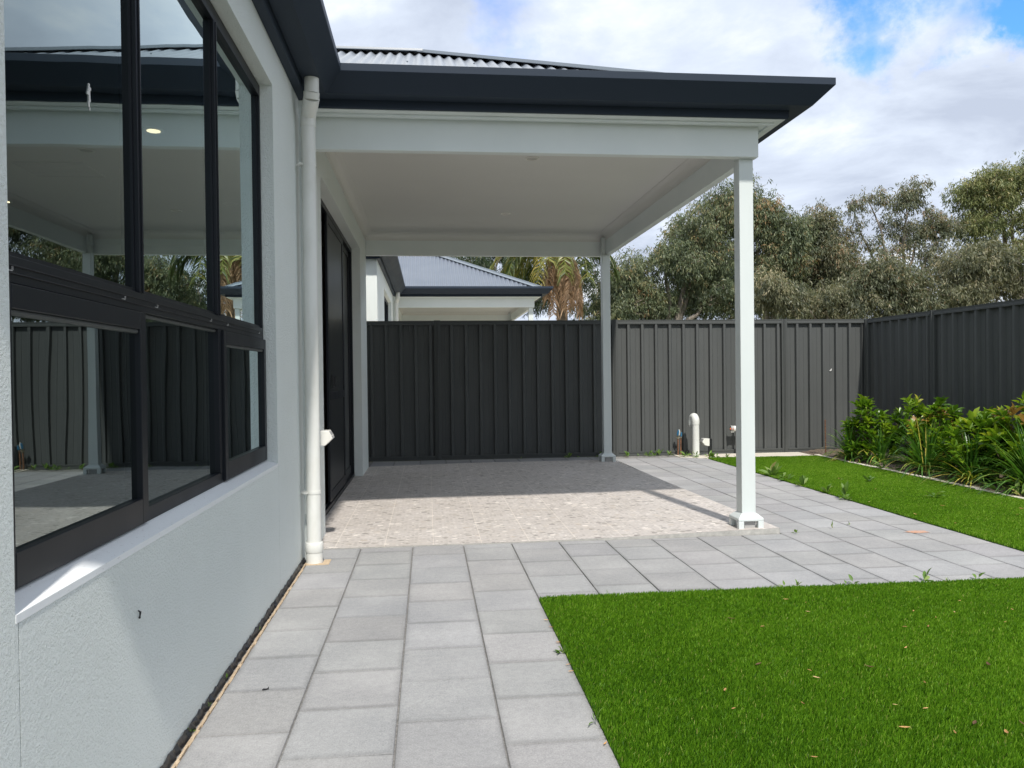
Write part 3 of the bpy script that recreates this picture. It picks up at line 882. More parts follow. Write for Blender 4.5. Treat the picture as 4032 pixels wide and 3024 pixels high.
    # main block, slope towards the yard
    ym = y0 - 0.30
    corrugated(rf, (-0.5, ym), (0, 1), (-1, 0), 7.478 - ym, lambda u: max(0, (u + ym) - yf), lambda u: min(u, 4.3))
    corrugated(rf, (-9.1, ym), (1, 0), (0, 1), 8.6, lambda u: 0, lambda u: min(u, 8.6 - u, 4.3))
    rf.add([(-9.1, ym, EZ), (-9.1, yk, EZ), (-4.8, yk - 2.7, EZ + SL * 4.3), (-4.8, ym + 4.3, EZ + SL * 4.3)], [(0, 1, 2, 3)])
    rfo = rf.build('roof', M_ROOF if ours else M_ROOF_DIM, hs, smooth=True, fix=False)
    pk = (xr - hw, yf + hw, EZ + SL * hw)
    cp = MB()
    cap_strip(cp, (-0.5 - hw, yf + hw, pk[2]), pk, lift=0.028)
    cap_strip(cp, pk, (xr - 0.12, yf + 0.12, EZ + SL * 0.12))
    cap_strip(cp, pk, (xr - 0.12, yk - 0.12, EZ + SL * 0.12))
    cap_strip(cp, (-0.62, ym + 0.12, EZ + SL * 0.12), (-4.8, ym + 4.3, EZ + SL * 4.3))
    cp.build('ridge_cap', M_CAP, rfo)
    if ours:
        for (x_, v_) in ((-0.40, 0.60), (-0.48, 0.34), (0.06, 0.62), (0.02, 0.32), (0.50, 0.72), (0.50, 0.52), (0.49, 0.28), (0.96, 0.46), (0.98, 0.22), (-0.10, 1.5), (0.40, 1.5)):
            xq = -0.5 - hw + round((x_ + 0.5 + hw) / 0.0885) * 0.0885
            zq = EZ + SL * v_ + 0.0125
            MB().tube([(xq, yf + v_, zq), (xq, yf + v_ - 0.004, zq + 0.008)], 0.007, 6).build('roof_screw', M_CAP, rfo)
    # --- downpipe
    dp = MB(); cxp, cyp = -0.692, 4.812; r0 = 0.0425
    dp.tube([(cxp, cyp, 0.07), (cxp, cyp, 2.62)], r0, 24)
    dp.tube([(cxp, cyp, 2.605), (cxp, cyp, 2.66), (cxp + 0.008, cyp - 0.022, 2.685)], r0 + 0.003, 24)
    dp.tube([(cxp + 0.005, cyp - 0.014, 2.676), (cxp + 0.022, cyp - 0.062, 2.712)], r0 + 0.001, 24)
    dp.tube([(cxp + 0.018, cyp - 0.053, 2.704), (cxp + 0.036, cyp - 0.10, 2.745)], r0 + 0.004, 24)
    dp.tube([(cxp + 0.033, cyp - 0.096, 2.738), (cxp + 0.038, cyp - 0.108, 2.775)], r0 + 0.0035, 24)
    dp.tube([(cxp + 0.038, cyp - 0.108, 2.765), (cxp + 0.038, cyp - 0.108, 2.853)], r0, 24)
    dpo = dp.build('downpipe', M_PVC, hs, smooth=True)
    if ours:
        MB().tube([(cxp, cyp, 0.064), (cxp, cyp, 0.070), (cxp, cyp, 0.118), (cxp, cyp, 0.124)], [0.050, 0.053, 0.053, 0.050], 24).build('collar', M_PVC, dpo, smooth=True)
        MB().tube([(cxp, cyp, -0.02), (cxp, cyp, 0.063)], 0.049, 24).build('base_pipe', M_PVC, dpo, smooth=True)
        for zc_ in (0.425, 2.375):
            cl = MB().tube([(cxp, cyp, zc_ - 0.009), (cxp, cyp, zc_ + 0.009)], r0 + 0.0028, 24)
            cl.box(WX + 0.0005, cxp - r0 + 0.003, cyp - 0.010, cyp - 0.006, zc_ - 0.008, zc_ + 0.008)
            cl.box(cxp - r0 - 0.010, cxp - r0 + 0.012, cyp - r0 - 0.006, cyp - r0 + 0.016, zc_ - 0.006, zc_ + 0.006)
            cl.build('clip', M_PVC, dpo, smooth=True)
        # weatherproof outlet on the patio wall
        ob_ = MB()
        ob_.prism([(PX + 0.0005, 0.668), (PX + 0.066, 0.668), (PX + 0.112, 0.712), (PX + 0.108, 0.730), (PX + 0.088, 0.764), (PX + 0.0005, 0.764)], 5.19, 5.31, 'y')
        oo = ob_.build('outlet_box', M_WPL, hs, bevel=0.003)
        MB().prism([(PX + 0.100, 0.708), (PX + 0.116, 0.713), (PX + 0.094, 0.757), (PX + 0.084, 0.757)], 5.20, 5.30, 'y').build('outlet_cover', M_GRILLE, oo, bevel=0.002)
    # black waterproof membrane at the foot of the wall
    if ours:
        mm = MB(); y = y0; vs = []; fs = []
        k = 0
        while y < 4.9:
            for (x, z) in ((WX + 0.0015, 0.016 + rng.uniform(-0.004, 0.010)), (WX + 0.006, 0.014 + rng.uniform(-0.005, 0.012)), (WX + 0.013 + rng.uniform(-0.004, 0.004), -0.002 + rng.uniform(-0.005, 0.005)), (WX + 0.016, -0.02)):
                vs.append((x, y, z))
            y += 0.022; k += 1
        for i in range(k - 1):
            for j in range(3): fs.append((i * 4 + j, i * 4 + j + 1, i * 4 + j + 5, i * 4 + j + 4))
        mm.add(vs, fs); mm.build('membrane', M_MEMB, hs, fix=False)
    OFF = [0, 0, 0]
    return hs


house = make_house(0, 0, True, 'white rendered house with dark gutters and covered patio, filling the left of the yard', 0.45)
neigh = make_house(0.05, 11.8, False, 'neighbouring white house of the same design seen over the back fence', -0.30)

# ------------------------------------------------------------------ fences


def fence_panel_mesh(L, z0, z1):
    """corrugated infill along +u (0..L) facing -v"""
    prof = [(-0.012, 0.0)]
    u = 0.004; p = 0.192; d = 0.040
    while u < L - 0.012:
        for (a_, dd) in ((0.050, 0), (0.054, 0.004), (0.060, 0.004), (0.064, 0), (0.116, 0), (0.126, d), (0.156, d), (0.178, 0)):
            if u + a_ < L - 0.004: prof.append((u + a_, dd))
        u += p
    prof.append((L + 0.012, 0))
    return prof


def fence(p0, p1, L_list, label, name, ztop=1.84):
    """posts at the ends and between panels; faces to the right of p0->p1 seen from above"""
    d = Vector((p1[0] - p0[0], p1[1] - p0[1], 0)).normalized(); nrm = Vector((d.y, -d.x, 0))
    root = empty(name, (p0[0], p0[1], 0), label, 'fence')
    def W(u, v, z): return (p0[0] + d.x * u + nrm.x * v, p0[1] + d.y * u + nrm.y * v, z)
    def bx(mb, u0, u1, v0, v1, z0, z1):
        vs = [W(u, v, z) for z in (z0, z1) for (u, v) in ((u0, v0), (u1, v0), (u1, v1), (u0, v1))]
        mb.add(vs, [(0, 3, 2, 1), (4, 5, 6, 7), (0, 1, 5, 4), (1, 2, 6, 5), (2, 3, 7, 6), (3, 0, 4, 7)])
    u = 0
    for i, L in enumerate(L_list + [None]):
        pm = MB(); hw_ = 0.041
        # two channel posts back to back with stepped faces
        zt = ztop + 0.005
        prof = [(-hw_, -0.024), (-hw_, 0.020), (-hw_ + 0.010, 0.026), (-0.016, 0.026), (-0.013, 0.036), (-0.003, 0.036), (-0.002, 0.028), (0.002, 0.028), (0.003, 0.036), (0.013, 0.036), (0.016, 0.026), (hw_ - 0.010, 0.026), (hw_, 0.020), (hw_, -0.024)]
        k = len(prof)
        vs = [W(u + a_, b_, z) for z in (-0.03, zt) for a_, b_ in prof]
        pm.add(vs, [tuple(range(k)), tuple(range(2 * k - 1, k - 1, -1))] + [(j, j + k, (j + 1) % k + k, (j + 1) % k) for j in range(k)])
        pm.build('post', M_RAIL, root)
        if L is None: break
        a0, a1 = u + hw_ + 0.0005, u + L - hw_ - 0.0005
        pr = fence_panel_mesh(a1 - a0, 0, 0)
        pn = MB(); vs = []; fs = []
        for (uu, dd) in pr:
            for z in (0.05, ztop - 0.03):
                vs.append(W(a0 + uu, -0.018 + dd, z))
        for j in range(len(pr) - 1): fs.append((2 * j, 2 * j + 2, 2 * j + 3, 2 * j + 1))
        pn.add(vs, fs); pn.build('panel', M_FENCE, root, fix=False)
        for (z0, z1) in ((ztop - 0.056, ztop), (0.0, 0.058)):
            rl = MB(); sgn = 1
            prf = [(-0.026, z0), (0.026, z0), (0.026, z0 + 0.020), (0.021, z0 + 0.024), (0.021, z1 - 0.012), (0.024, z1 - 0.009), (0.024, z1), (-0.026, z1)]
            if z0 < 1: prf = [(-0.026, z0), (0.024, z0), (0.024, z0 + 0.009), (0.021, z0 + 0.012), (0.021, z1 - 0.024), (0.026, z1 - 0.02), (0.026, z1), (-0.026, z1)]
            k = len(prf)
            vs = [W(uu, v_, z_) for uu in (a0, a1) for v_, z_ in prf]
            rl.add(vs, [tuple(range(k)), tuple(range(2 * k - 1, k - 1, -1))] + [(j, j + k, (j + 1) % k + k, (j + 1) % k) for j in range(k)])
            rl.build('rail', M_RAIL, root)
        u += L
    return root


fence((-4.655, 10.45), (6.105, 10.45), [2.39, 2.39, 2.39, 2.39, 1.205],
      'charcoal ribbed steel fence across the back of the yard, behind the patio', 'fence')
fence((6.105, 10.45 - 0.045), (6.105, -2.0), [1.44, 2.39, 2.39, 2.39, 2.39],
      'shaded charcoal steel fence along the right side, behind the garden bed', 'fence', 1.835)

# ------------------------------------------------------------------ small fixtures
# vent pipe with a return bend
vx, vy = 3.520, 10.12
r1 = 0.046
pts = [(vx, vy, -0.02), (vx, vy, 0.455)]
vp = MB().tube(pts, r1, 24)
vpo = vp.build('vent_pipe', M_PVC, smooth=True)
tag(vpo, 'thick white plastic vent pipe with a rounded return bend, standing by the back fence', 'pipe')
bd = MB(); bpts = [(vx, vy, 0.430), (vx, vy, 0.452)]
bx_ = 0.008; by_ = 0.070
for k in range(13):
    t = math.pi * k / 12
    bpts.append((vx - bx_ * (1 - math.cos(t)), vy + by_ * (1 - math.cos(t)) * 0.65, 0.470 + 0.060 * math.sin(t)))
bpts.append((bpts[-1][0], bpts[-1][1], 0.41))
bd.tube(bpts, [r1 + 0.004] * len(bpts), 24).build('return_bend', M_PVC, vpo, smooth=True)
MB().tube([(bpts[-1][0], bpts[-1][1], 0.405), (bpts[-1][0], bpts[-1][1], 0.425)], r1 + 0.006, 24).build('rim', M_GRILLE, vpo, smooth=True)

# garden tap on copper risers
tp = empty('garden_tap', (3.37, 10.36, 0), 'small garden tap with blue handle on copper pipes beside the white vent pipe', 'tap')
MB().tube([(3.355, 10.36, -0.02), (3.355, 10.36, 0.235)], 0.0105, 12).build('pipe', M_COPPER, tp, smooth=True)
MB().tube([(3.392, 10.36, -0.02), (3.392, 10.36, 0.235)], 0.0105, 12).build('pipe', M_COPPER, tp, smooth=True)
MB().tube([(3.355, 10.36, 0.225), (3.355, 10.36, 0.27)], 0.017, 6).tube([(3.355, 10.36, 0.26), (3.355, 10.345, 0.31), (3.355, 10.33, 0.325)], 0.012, 10).box(3.33, 3.405, 10.352, 10.368, 0.235, 0.25).build('valve', M_BRASS, tp)
MB().tube([(3.345, 10.34, 0.27), (3.345, 10.33, 0.30), (3.35, 10.322, 0.345)], [0.012, 0.016, 0.010], 10).build('handle', M_BLUE, tp, smooth=True)
MB().tube([(3.362, 10.33, 0.275), (3.366, 10.32, 0.32), (3.358, 10.318, 0.352)], [0.007, 0.008, 0.006], 10).build('hose_clip', M_WPL, tp, smooth=True)
MB().tube([(3.395, 10.345, 0.26), (3.395, 10.335, 0.31)], [0.013, 0.010], 10).build('cap', M_BLUE, tp, smooth=True)

# power outlet on a short black post
po = empty('outlet_post', (3.745, 10.20, 0), 'low black post with a white weatherproof power outlet, right of the vent pipe', 'power outlet')
MB().box(3.720, 3.770, 10.19, 10.215, -0.02, 0.232).build('post', M_BPL, po, bevel=0.002)
ob2 = MB().prism([(3.7195, 0.138), (3.690, 0.138), (3.655, 0.150), (3.624, 0.190), (3.630, 0.208), (3.645, 0.236), (3.7195, 0.234)], 10.15, 10.25, 'y')
obx = ob2.build('outlet_box', M_WPL, po, bevel=0.003)
MB().prism([(3.652, 0.146), (3.618, 0.190), (3.638, 0.232), (3.648, 0.228), (3.632, 0.190), (3.660, 0.152)], 10.155, 10.245, 'y').build('outlet_cover', M_GRILLE, obx, bevel=0.001)

# fitting on the fence, half hidden by the patio post
ff = empty('hose_timer', (4.14, 10.36, 0.30), 'small white and clear fitting with orange core, left of the near patio post', 'hose timer')
MB().tube([(4.185, 10.36, -0.02), (4.185, 10.36, 0.415)], 0.012, 10).build('riser', M_BPL, ff, smooth=True)
MB().tube([(4.118, 10.33, 0.35), (4.215, 10.33, 0.35)], 0.038, 16).build('body', M_WPL, ff, smooth=True)
MB().tube([(4.080, 10.33, 0.35), (4.117, 10.33, 0.35)], [0.041, 0.041], 16).build('collar', M_GRILLE, ff, smooth=True)
MB().tube([(4.076, 10.327, 0.346), (4.112, 10.300, 0.346)], [0.016, 0.020], 10).build('core', M_OPL, ff, smooth=True)
MB().box(4.084, 4.12, 10.31, 10.35, 0.302, 0.311).build('bracket', M_WPL, ff)

# rusty stake
tag(MB().tube([(5.238, 9.95, -0.03), (5.234, 9.95, 0.472)], 0.0095, 8).build('garden_stake', M_RUST), 'thin rusty steel stake standing upright at the corner of the garden bed', 'stake')

# bird droppings: on the window pane and on the back fence
bdm = MB(); zz = 1.862
for k in range(9):
    yy = 2.106 + 0.003 * math.sin(k * 1.7); w_ = (0.003, 0.007, 0.006, 0.008, 0.004, 0.005, 0.003, 0.003, 0.002)[k]
    bdm.box(WX - 0.0816, WX - 0.0798, yy - w_, yy + w_, zz - 0.0076, zz); zz -= 0.0074
M_DROP = MT('bird_dropping', (0.6, 0.6, 0.58), 0.8).m
tag(bdm.build('bird_dropping', M_DROP), 'white streak of bird dropping on the top left window pane', 'dropping')
bdm = MB().tube([(5.575, 10.462, 1.118), (5.59, 10.460, 1.125), (5.603, 10.460, 1.15)], [0.007, 0.010, 0.003], 7)
tag(bdm.build('bird_dropping', M_DROP), 'small white bird dropping on the lit back fence near the corner', 'dropping')

# dust stain and paint marks on the path
st = MB()
for (cx_, cy_, rx_, ry_) in ((3.325, 5.075, 0.085, 0.045),):
    vs = [(cx_, cy_, 0.0035)]; n = 26
    for j in range(n):
        t = 2 * math.pi * j / n; q = rng.uniform(0.75, 1.15)
        vs.append((cx_ + rx_ * q * math.cos(t), cy_ + ry_ * q * math.sin(t), 0.0028))
    st.add(vs, [(0, 1 + j, 1 + (j + 1) % n) for j in range(n)])
tag(st.build('dust_stain', M_DUST, fix=False), 'smear of orange brick dust on the grey paving near the lawn strip', 'stain', kind='stuff')

# ------------------------------------------------------------------ artificial turf


def turf(name, label, poly, n, seed, hgt=0.030):
    r = np.random.RandomState(seed)
    P = np.array(poly)
    mb = MB(); k = len(poly)
    mb.add([(x, y, 0.004) for x, y in poly] + [(x, y, -0.04) for x, y in poly],
           [tuple(range(k)), tuple(range(2 * k - 1, k - 1, -1))] + [(i, i + k, (i + 1) % k + k, (i + 1) % k) for i in range(k)])
    mb.t = [0.05] * (2 * k)
    x0, y0 = P.min(0); x1, y1 = P.max(0)
    px = r.uniform(x0, x1, int(n * 1.6)); py = r.uniform(y0, y1, int(n * 1.6))
    ins = np.zeros(len(px), bool)
    for i in range(k):
        xa, ya = P[i]; xb_, yb_ = P[(i + 1) % k]
        c = ((ya > py) != (yb_ > py)) & (px < (xb_ - xa) * (py - ya) / ((yb_ - ya) if abs(yb_ - ya) > 1e-9 else 1e-9) + xa)
        ins ^= c
    px, py = px[ins][:n], py[ins][:n]; n = len(px)
    # nearer blades finer, farther ones coarser so that the pile stays dense
    dist = np.sqrt(px ** 2 + py ** 2)
    wd = (0.00065 + 0.00028 * dist) * r.uniform(0.7, 1.3, n)
    h = hgt * r.uniform(0.55, 1.15, n)
    clump = 0.5 + 0.5 * np.sin(px * 7.3 + 2 * np.sin(py * 5.1)) * np.sin(py * 6.7 + 1.7 * np.sin(px * 4.3))
    fib = 0.5 + 0.5 * np.sin(px * 61 + 3 * np.sin(py * 43)) * np.sin(py * 57 + 3 * np.sin(px * 39))
    h = h * (0.80 + 0.22 * clump + 0.14 * fib)
    az = r.uniform(0, 2 * np.pi, n) ; lean = np.abs(r.normal(0.22, 0.24, n)).clip(0, 1.0)
    fx = np.cos(az) * lean * h + 0.10 * h; fy = np.sin(az) * lean * h - 0.12 * h
    a2 = r.uniform(0, np.pi, n); wx = np.cos(a2) * wd; wy = np.sin(a2) * wd
    V = np.zeros((n, 6, 3))
    for j, (t, ww) in enumerate(((0, 1.0), (0.55, 0.9), (1.0, 0.22))):
        q = t ** 1.6
        cx_ = px + fx * q; cy_ = py + fy * q; cz_ = 0.003 + h * t * (1 - 0.18 * lean * t)
        V[:, 2 * j] = np.stack([cx_ - wx * ww, cy_ - wy * ww, cz_], 1)
        V[:, 2 * j + 1] = np.stack([cx_ + wx * ww, cy_ + wy * ww, cz_], 1)
    b = np.arange(n)[:, None] * 6
    F = np.concatenate([b + np.array([0, 1, 3, 2]), b + np.array([2, 3, 5, 4])], 1).reshape(-1, 4)
    big_ = np.sin(px * 1.9 + 0.6 * np.sin(py * 2.3)) * np.sin(py * 1.6 + 1.1)
    tone = np.clip(r.normal(0.42, 0.19, n) + 0.10 * (clump - 0.5) + 0.16 * (fib - 0.5) + 0.07 * big_ + 0.05 * (px - 1.6), 0, 0.9)
    tone[r.uniform(0, 1, n) > 0.985] = 0.97
    T = np.repeat(tone, 6)
    # join with the backing sheet into one object
    Vb = np.array(mb.v)
    V = np.concatenate([V.reshape(-1, 3), Vb]); T = np.concatenate([T, np.full(len(Vb), 0.05)])
    o = np_mesh(name, V, F, M_TURF, T)
    mb.build('backing', M_TURF, o, local=False)
    return tag(o, label, 'turf', kind='stuff')


turf('front_turf', 'bright green artificial lawn in the foreground, bordered by grey pavers on two sides',
     [(0.522, 1.6), (0.530, 3.846), (4.4, 3.815), (4.4, 1.6)], 680000, 11, 0.021)
turf('turf_strip', 'long strip of bright green artificial lawn between the paved path and the garden bed',
     [(3.592, 3.85), (3.590, 9.84), (5.035, 9.79), (4.92, 3.85)], 360000, 12, 0.020)

# ------------------------------------------------------------------ leaves


def leaf_quads(P, D, L, W, r):
    """diamond leaves: P base points, D unit directions"""
    n = len(P)
    rv = r.normal(0, 1, (n, 3)); s = np.cross(D, rv); s /= np.linalg.norm(s, axis=1)[:, None] + 1e-9
    m = P + D * (L * 0.45)[:, None]; t = P + D * L[:, None]
    t[:, 2] -= L * 0.10
    V = np.stack([P, m - s * (W / 2)[:, None], t, m + s * (W / 2)[:, None]], 1)
    F = np.arange(n * 4).reshape(-1, 4)
    return V.reshape(-1, 3), F


def gum_tree(label, base, lobes, mat, seed, clumps=34, leaves=620, lsize=0.132, crown_r=(0.34, 0.62), trunk_r=0.16, name='gum_tree', cat='tree', group=None, fork=0.45, dense=1.0, down=0.9, ztilt=0.0):
    """lobes: (x, z, rx, rz, weight[, y offset]) volumes of the crown; small leaf clumps fill them"""
    r = np.random.RandomState(seed)
    bx_, by_ = base
    root = empty(name, (bx_, by_, 0), label, cat, group)
    cl = []
    wts = np.array([l[4] for l in lobes], float); wts /= wts.sum()
    for _ in range(clumps):
        l = lobes[r.choice(len(lobes), p=wts)]
        u = r.normal(0, 1, 3); u /= np.linalg.norm(u); q = r.uniform(0.25, 1.0) ** 0.6
        yo = l[5] if len(l) > 5 else 0
        c = np.array([l[0] + u[0] * l[2] * q, by_ + yo + u[1] * l[2] * 0.9 * q, l[1] + u[2] * l[3] * q])
        cl.append((c, r.uniform(*crown_r), r.normal(0, 0.13)))
    zmin = min(c[2] for c, _, _ in cl); zmax = max(c[2] for c, _, _ in cl)
    zf = zmin * 0.75 + 0.25 * zmin * fork
    tr = MB()
    cxm = np.mean([c[0] for c, _, _ in cl])
    # trunk forking into a few leaders, clumps hang on the nearest leader
    split = np.array([bx_ + (cxm - bx_) * 0.3, by_, max(1.2, zf * 0.8)])
    tr.tube([(bx_, by_, -0.1), ((bx_ + split[0]) / 2 + 0.08, by_ + 0.05, split[2] * 0.55), tuple(split)], [trunk_r * 1.25, trunk_r, trunk_r * 0.85], 9)
    leaders = []
    nl = max(2, min(6, len(lobes)))
    ids = r.permutation(len(lobes))[:nl]
    for i in ids:
        l = lobes[i]; e = np.array([l[0] + r.normal(0, 0.15), by_ + (l[5] if len(l) > 5 else 0), l[1] + l[3] * 0.35])
        pts = []
        mid = split * 0.45 + e * 0.55 + np.array([(split[0] - e[0]) * 0.12, r.normal(0, 0.2), 0.15])
        for k in range(8):
            t = k / 7
            p = split * (1 - t) ** 2 + 2 * mid * t * (1 - t) + e * t * t
            p = p + r.normal(0, 0.04, 3) * (0 < k < 7)
            pts.append(p)
        leaders.append(pts)
        tr.tube([tuple(p) for p in pts], [trunk_r * (0.62 - 0.5 * k / 7) for k in range(8)], 7)
    for (c, cr_, _) in cl:
        best = None
        for pts in leaders:
            for k in range(1, 8):
                if pts[k][2] < c[2] + 0.1 or k == 1:
                    d = np.linalg.norm(pts[k] - c) + 0.3 * abs(k - 4) * 0.1
                    if best is None or d < best[0]: best = (d, pts[k], k)
        s0 = best[1]; rr = trunk_r * max(0.08, 0.34 - 0.035 * best[2])
        mid = (s0 + c) / 2 + r.normal(0, 0.10, 3) + np.array([0, 0, 0.12])
        tr.tube([tuple(s0), tuple(s0 * 0.5 + mid * 0.5 + r.normal(0, .02, 3)), tuple(mid), tuple(c)], [rr, rr * 0.8, rr * 0.6, rr * 0.3], 5)
        for _ in range(4):
            u = r.normal(0, 1, 3); u /= np.linalg.norm(u); u[2] = abs(u[2]) * 0.7
            e = c + u * cr_ * 0.85
            tr.tube([tuple(c), tuple((c + e) / 2 + r.normal(0, 0.03, 3)), tuple(e)], [rr * 0.35, rr * 0.25, 0.006], 4, cap=False)
    tr.build('trunk', M_BARK, root, smooth=True, fix=False)
    Vs = []; Fs = []; Ts = []; off = 0
    for (c, cr_, tn) in cl:
        n = int(1.75 * leaves * dense * (cr_ / 0.6) ** 2)
        ns = max(8, n // 9)
        u = r.normal(0, 1, (ns, 3)); u /= np.linalg.norm(u, axis=1)[:, None]
        q = r.uniform(0.05, 1.0, ns) ** 0.45
        far = r.uniform(0, 1, ns) < 0.22
        q = np.where(far, r.uniform(0.9, 1.55, ns), q)
        S = c + u * (q * cr_)[:, None] * np.array([1, 1, 0.92])
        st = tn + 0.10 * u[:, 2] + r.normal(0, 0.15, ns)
        idx = np.repeat(np.arange(ns), 9)
        P = S[idx] + r.normal(0, 0.055, (len(idx), 3))
        D = r.normal(0, 0.55, (len(idx), 3)) + np.array([ztilt, 0, -down]) + u[idx] * 0.35
        D /= np.linalg.norm(D, axis=1)[:, None]
        L = lsize * r.uniform(0.6, 1.25, len(idx)); W = L * r.uniform(0.17, 0.30, len(idx))
        V, F = leaf_quads(P, D, L, W, r)
        Vs.append(V); Fs.append(F + off); off += len(V)
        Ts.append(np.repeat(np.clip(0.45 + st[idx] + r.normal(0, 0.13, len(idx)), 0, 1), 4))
    V = np.concatenate(Vs) - np.array([bx_, by_, 0])
    np_mesh('crown', V, np.concatenate(Fs), mat, np.concatenate(Ts), root)
    return root


gum_tree('largest olive gum tree with drooping leaves, behind the back fence between the two patio posts', (8.1, 26.5),
         [(10.6, 6.85, 1.0, 0.65, 1.6), (9.4, 6.1, 1.1, 0.7, 1.4), (10.4, 5.6, 1.2, 0.8, 1.4), (8.2, 5.1, 1.1, 0.6, 1.3), (9.4, 4.6, 1.3, 0.6, 1.0), (7.0, 4.3, 0.9, 0.6, 1.2),
          (6.5, 3.3, 0.9, 0.6, 1.0), (10.2, 3.7, 1.2, 0.6, 1.2), (7.6, 3.6, 0.8, 0.5, 0.8), (9.0, 3.2, 1.2, 0.4, .7)], M_GUM, 21, 118, 640, trunk_r=0.20)
gum_tree('dark shadowy gum tree low behind the large olive gum and the near patio post', (10.2, 30.5),
         [(10.6, 4.2, 1.4, 0.8, 1), (12.6, 4.2, 1.2, 0.9, 1), (8.9, 3.7, 1.2, 0.6, .9), (11.9, 5.6, 1.2, 0.9, 0.8), (14.6, 4.3, 1.3, 0.9, 1.0), (7.2, 4.0, 1.0, 0.8, .8)], M_DARKL, 22, 60, 640, trunk_r=0.15)
gum_tree('mid green gum tree immediately right of the near patio post', (11.7, 26.0),
         [(11.4, 6.3, 0.55, 0.5, 0.9), (12.1, 5.7, 0.75, 0.6, 1.2), (12.0, 4.7, 1.0, 0.8, 1.5), (11.5, 3.8, 0.9, 0.7, 1.1), (12.5, 3.4, 0.9, 0.5, .9)], M_GUM, 23, 64, 640)
gum_tree('gum tree with a rusty red rounded top, midway between near post and fence corner', (13.6, 27.0),
         [(13.9, 6.25, 0.75, 0.55, 1.1), (14.2, 5.4, 1.15, 0.75, 1.5), (13.2, 5.0, 0.8, 0.7, 1.0), (14.7, 4.4, 1.1, 0.8, 1.3), (13.4, 3.8, 1.1, 0.6, 1.1), (14.6, 3.3, 1.1, 0.4, .7)], M_GUMR, 24, 88, 620)
gum_tree('tall open gum tree with sparse tufted heads and bare pale limbs, above the fence corner', (16.6, 26.5),
         [(16.1, 7.45, 0.45, 0.45, 1.1), (15.35, 7.0, 0.35, 0.40, .8), (15.05, 6.2, 0.30, 0.25, .4), (17.5, 7.45, 0.40, 0.55, 1.2), (16.9, 6.9, 0.5, 0.6, 1.1), (17.1, 6.1, 0.6, 0.6, 1.4), (15.6, 5.7, 0.45, 0.35, 0.6),
          (18.0, 6.3, 0.55, 0.45, 1.2), (16.1, 5.2, 0.6, 0.5, 0.9), (18.6, 6.1, 0.5, 0.55, 1.1), (17.8, 5.4, 0.9, 0.6, 1.7), (16.5, 6.2, 0.4, 0.7, .9), (18.2, 4.7, .8, .6, 1.2)], M_GUMR, 25, 104, 340, crown_r=(0.20, 0.40), trunk_r=0.13)
gum_tree('big bright green gum tree with a broad crown at the right edge of the view', (22.0, 27.0),
         [(20.9, 7.9, 1.1, 0.45, 1.3), (19.9, 7.4, 0.7, 0.35, .8), (22.4, 8.2, 1.1, 0.6, 1.2), (21.2, 6.9, 1.2, 0.5, 1.3), (20.3, 6.4, 0.8, 0.4, .8), (22.4, 6.2, 1.0, 0.9, 1.0), (23.6, 7.4, 1.2, 0.9, 1.0), (24.4, 5.8, 1.2, 1.0, 1.0), (21.5, 5.4, 1.0, 0.7, 1.2), (20.2, 5.2, 0.8, 0.5, .8)],
         M_GUMY, 26, 120, 520, crown_r=(0.30, 0.55), trunk_r=0.22)
gum_tree('olive brown young gum tree low in front of the tall open gum tree', (15.4, 23.5),
         [(14.3, 4.15, 0.7, 0.45, 1.0), (15.2, 3.7, 0.8, 0.5, 1.2), (16.0, 3.3, 0.9, 0.4, 1.0), (13.6, 3.6, 0.7, 0.5, .9), (14.6, 3.1, 0.9, 0.35, .9)],
         M_GUMR, 27, 60, 560, crown_r=(0.30, 0.52), trunk_r=0.10)
gum_tree('grey green spreading gum tree showing above the right fence, below the big bright one', (17.9, 23.5),
         [(17.0, 4.5, 0.9, 0.5, 1.1), (18.0, 4.6, 0.8, 0.5, 1.2), (18.7, 4.0, 1.0, 0.6, 1.3), (17.4, 3.7, 0.9, 0.5, 1.0), (16.7, 3.4, .7, .4, .7)],
         M_GUMG, 127, 70, 560, crown_r=(0.30, 0.52), trunk_r=0.10)
gum_tree('pale olive bushy gum tree low behind the fence, left of the fence corner', (12.6, 23.5),
         [(11.6, 3.1, 0.8, 0.5, 1), (12.4, 3.4, 0.8, 0.5, 1), (13.1, 3.1, 0.8, 0.5, 1), (10.8, 3.5, .7, .5, .9)], M_GUMG, 28, 40, 560, crown_r=(0.30, 0.5), trunk_r=0.10)
gum_tree('leafy gum tree rising behind the right side fence at the far right', (20.6, 22.5),
         [(19.6, 4.5, 0.9, 0.8, 1), (20.8, 4.2, 1.1, 0.9, 1.2), (22.0, 4.6, 1.2, 1.0, 1), (19.6, 3.3, 1.2, 0.6, .9)], M_GUMY, 29, 70, 560, crown_r=(0.32, 0.55), trunk_r=0.13)
gum_tree('dark dense tree showing above the neighbouring roof, left of the palm', (1.0, 31.0),
         [(0.2, 5.4, 1.2, 0.7, 1), (1.7, 5.3, 1.0, 0.8, 1), (3.0, 5.5, 1.0, 1.0, 1), (2.6, 4.2, 1.2, .9, .9), (4.2, 4.6, 1.0, 1.0, 1)], M_DARKL, 30, 54, 640)
gum_tree('thin dark tree with bare twigs between the palm and the far patio post', (6.5, 29.5),
         [(6.1, 4.9, 0.6, 0.7, .8), (7.2, 4.4, 0.7, 0.9, 1.3), (6.9, 3.4, 0.8, 0.6, 1.1), (5.6, 3.8, 0.7, 0.8, 1.0)], M_DARKL, 31, 34, 460, crown_r=(0.25, 0.5), trunk_r=0.10)

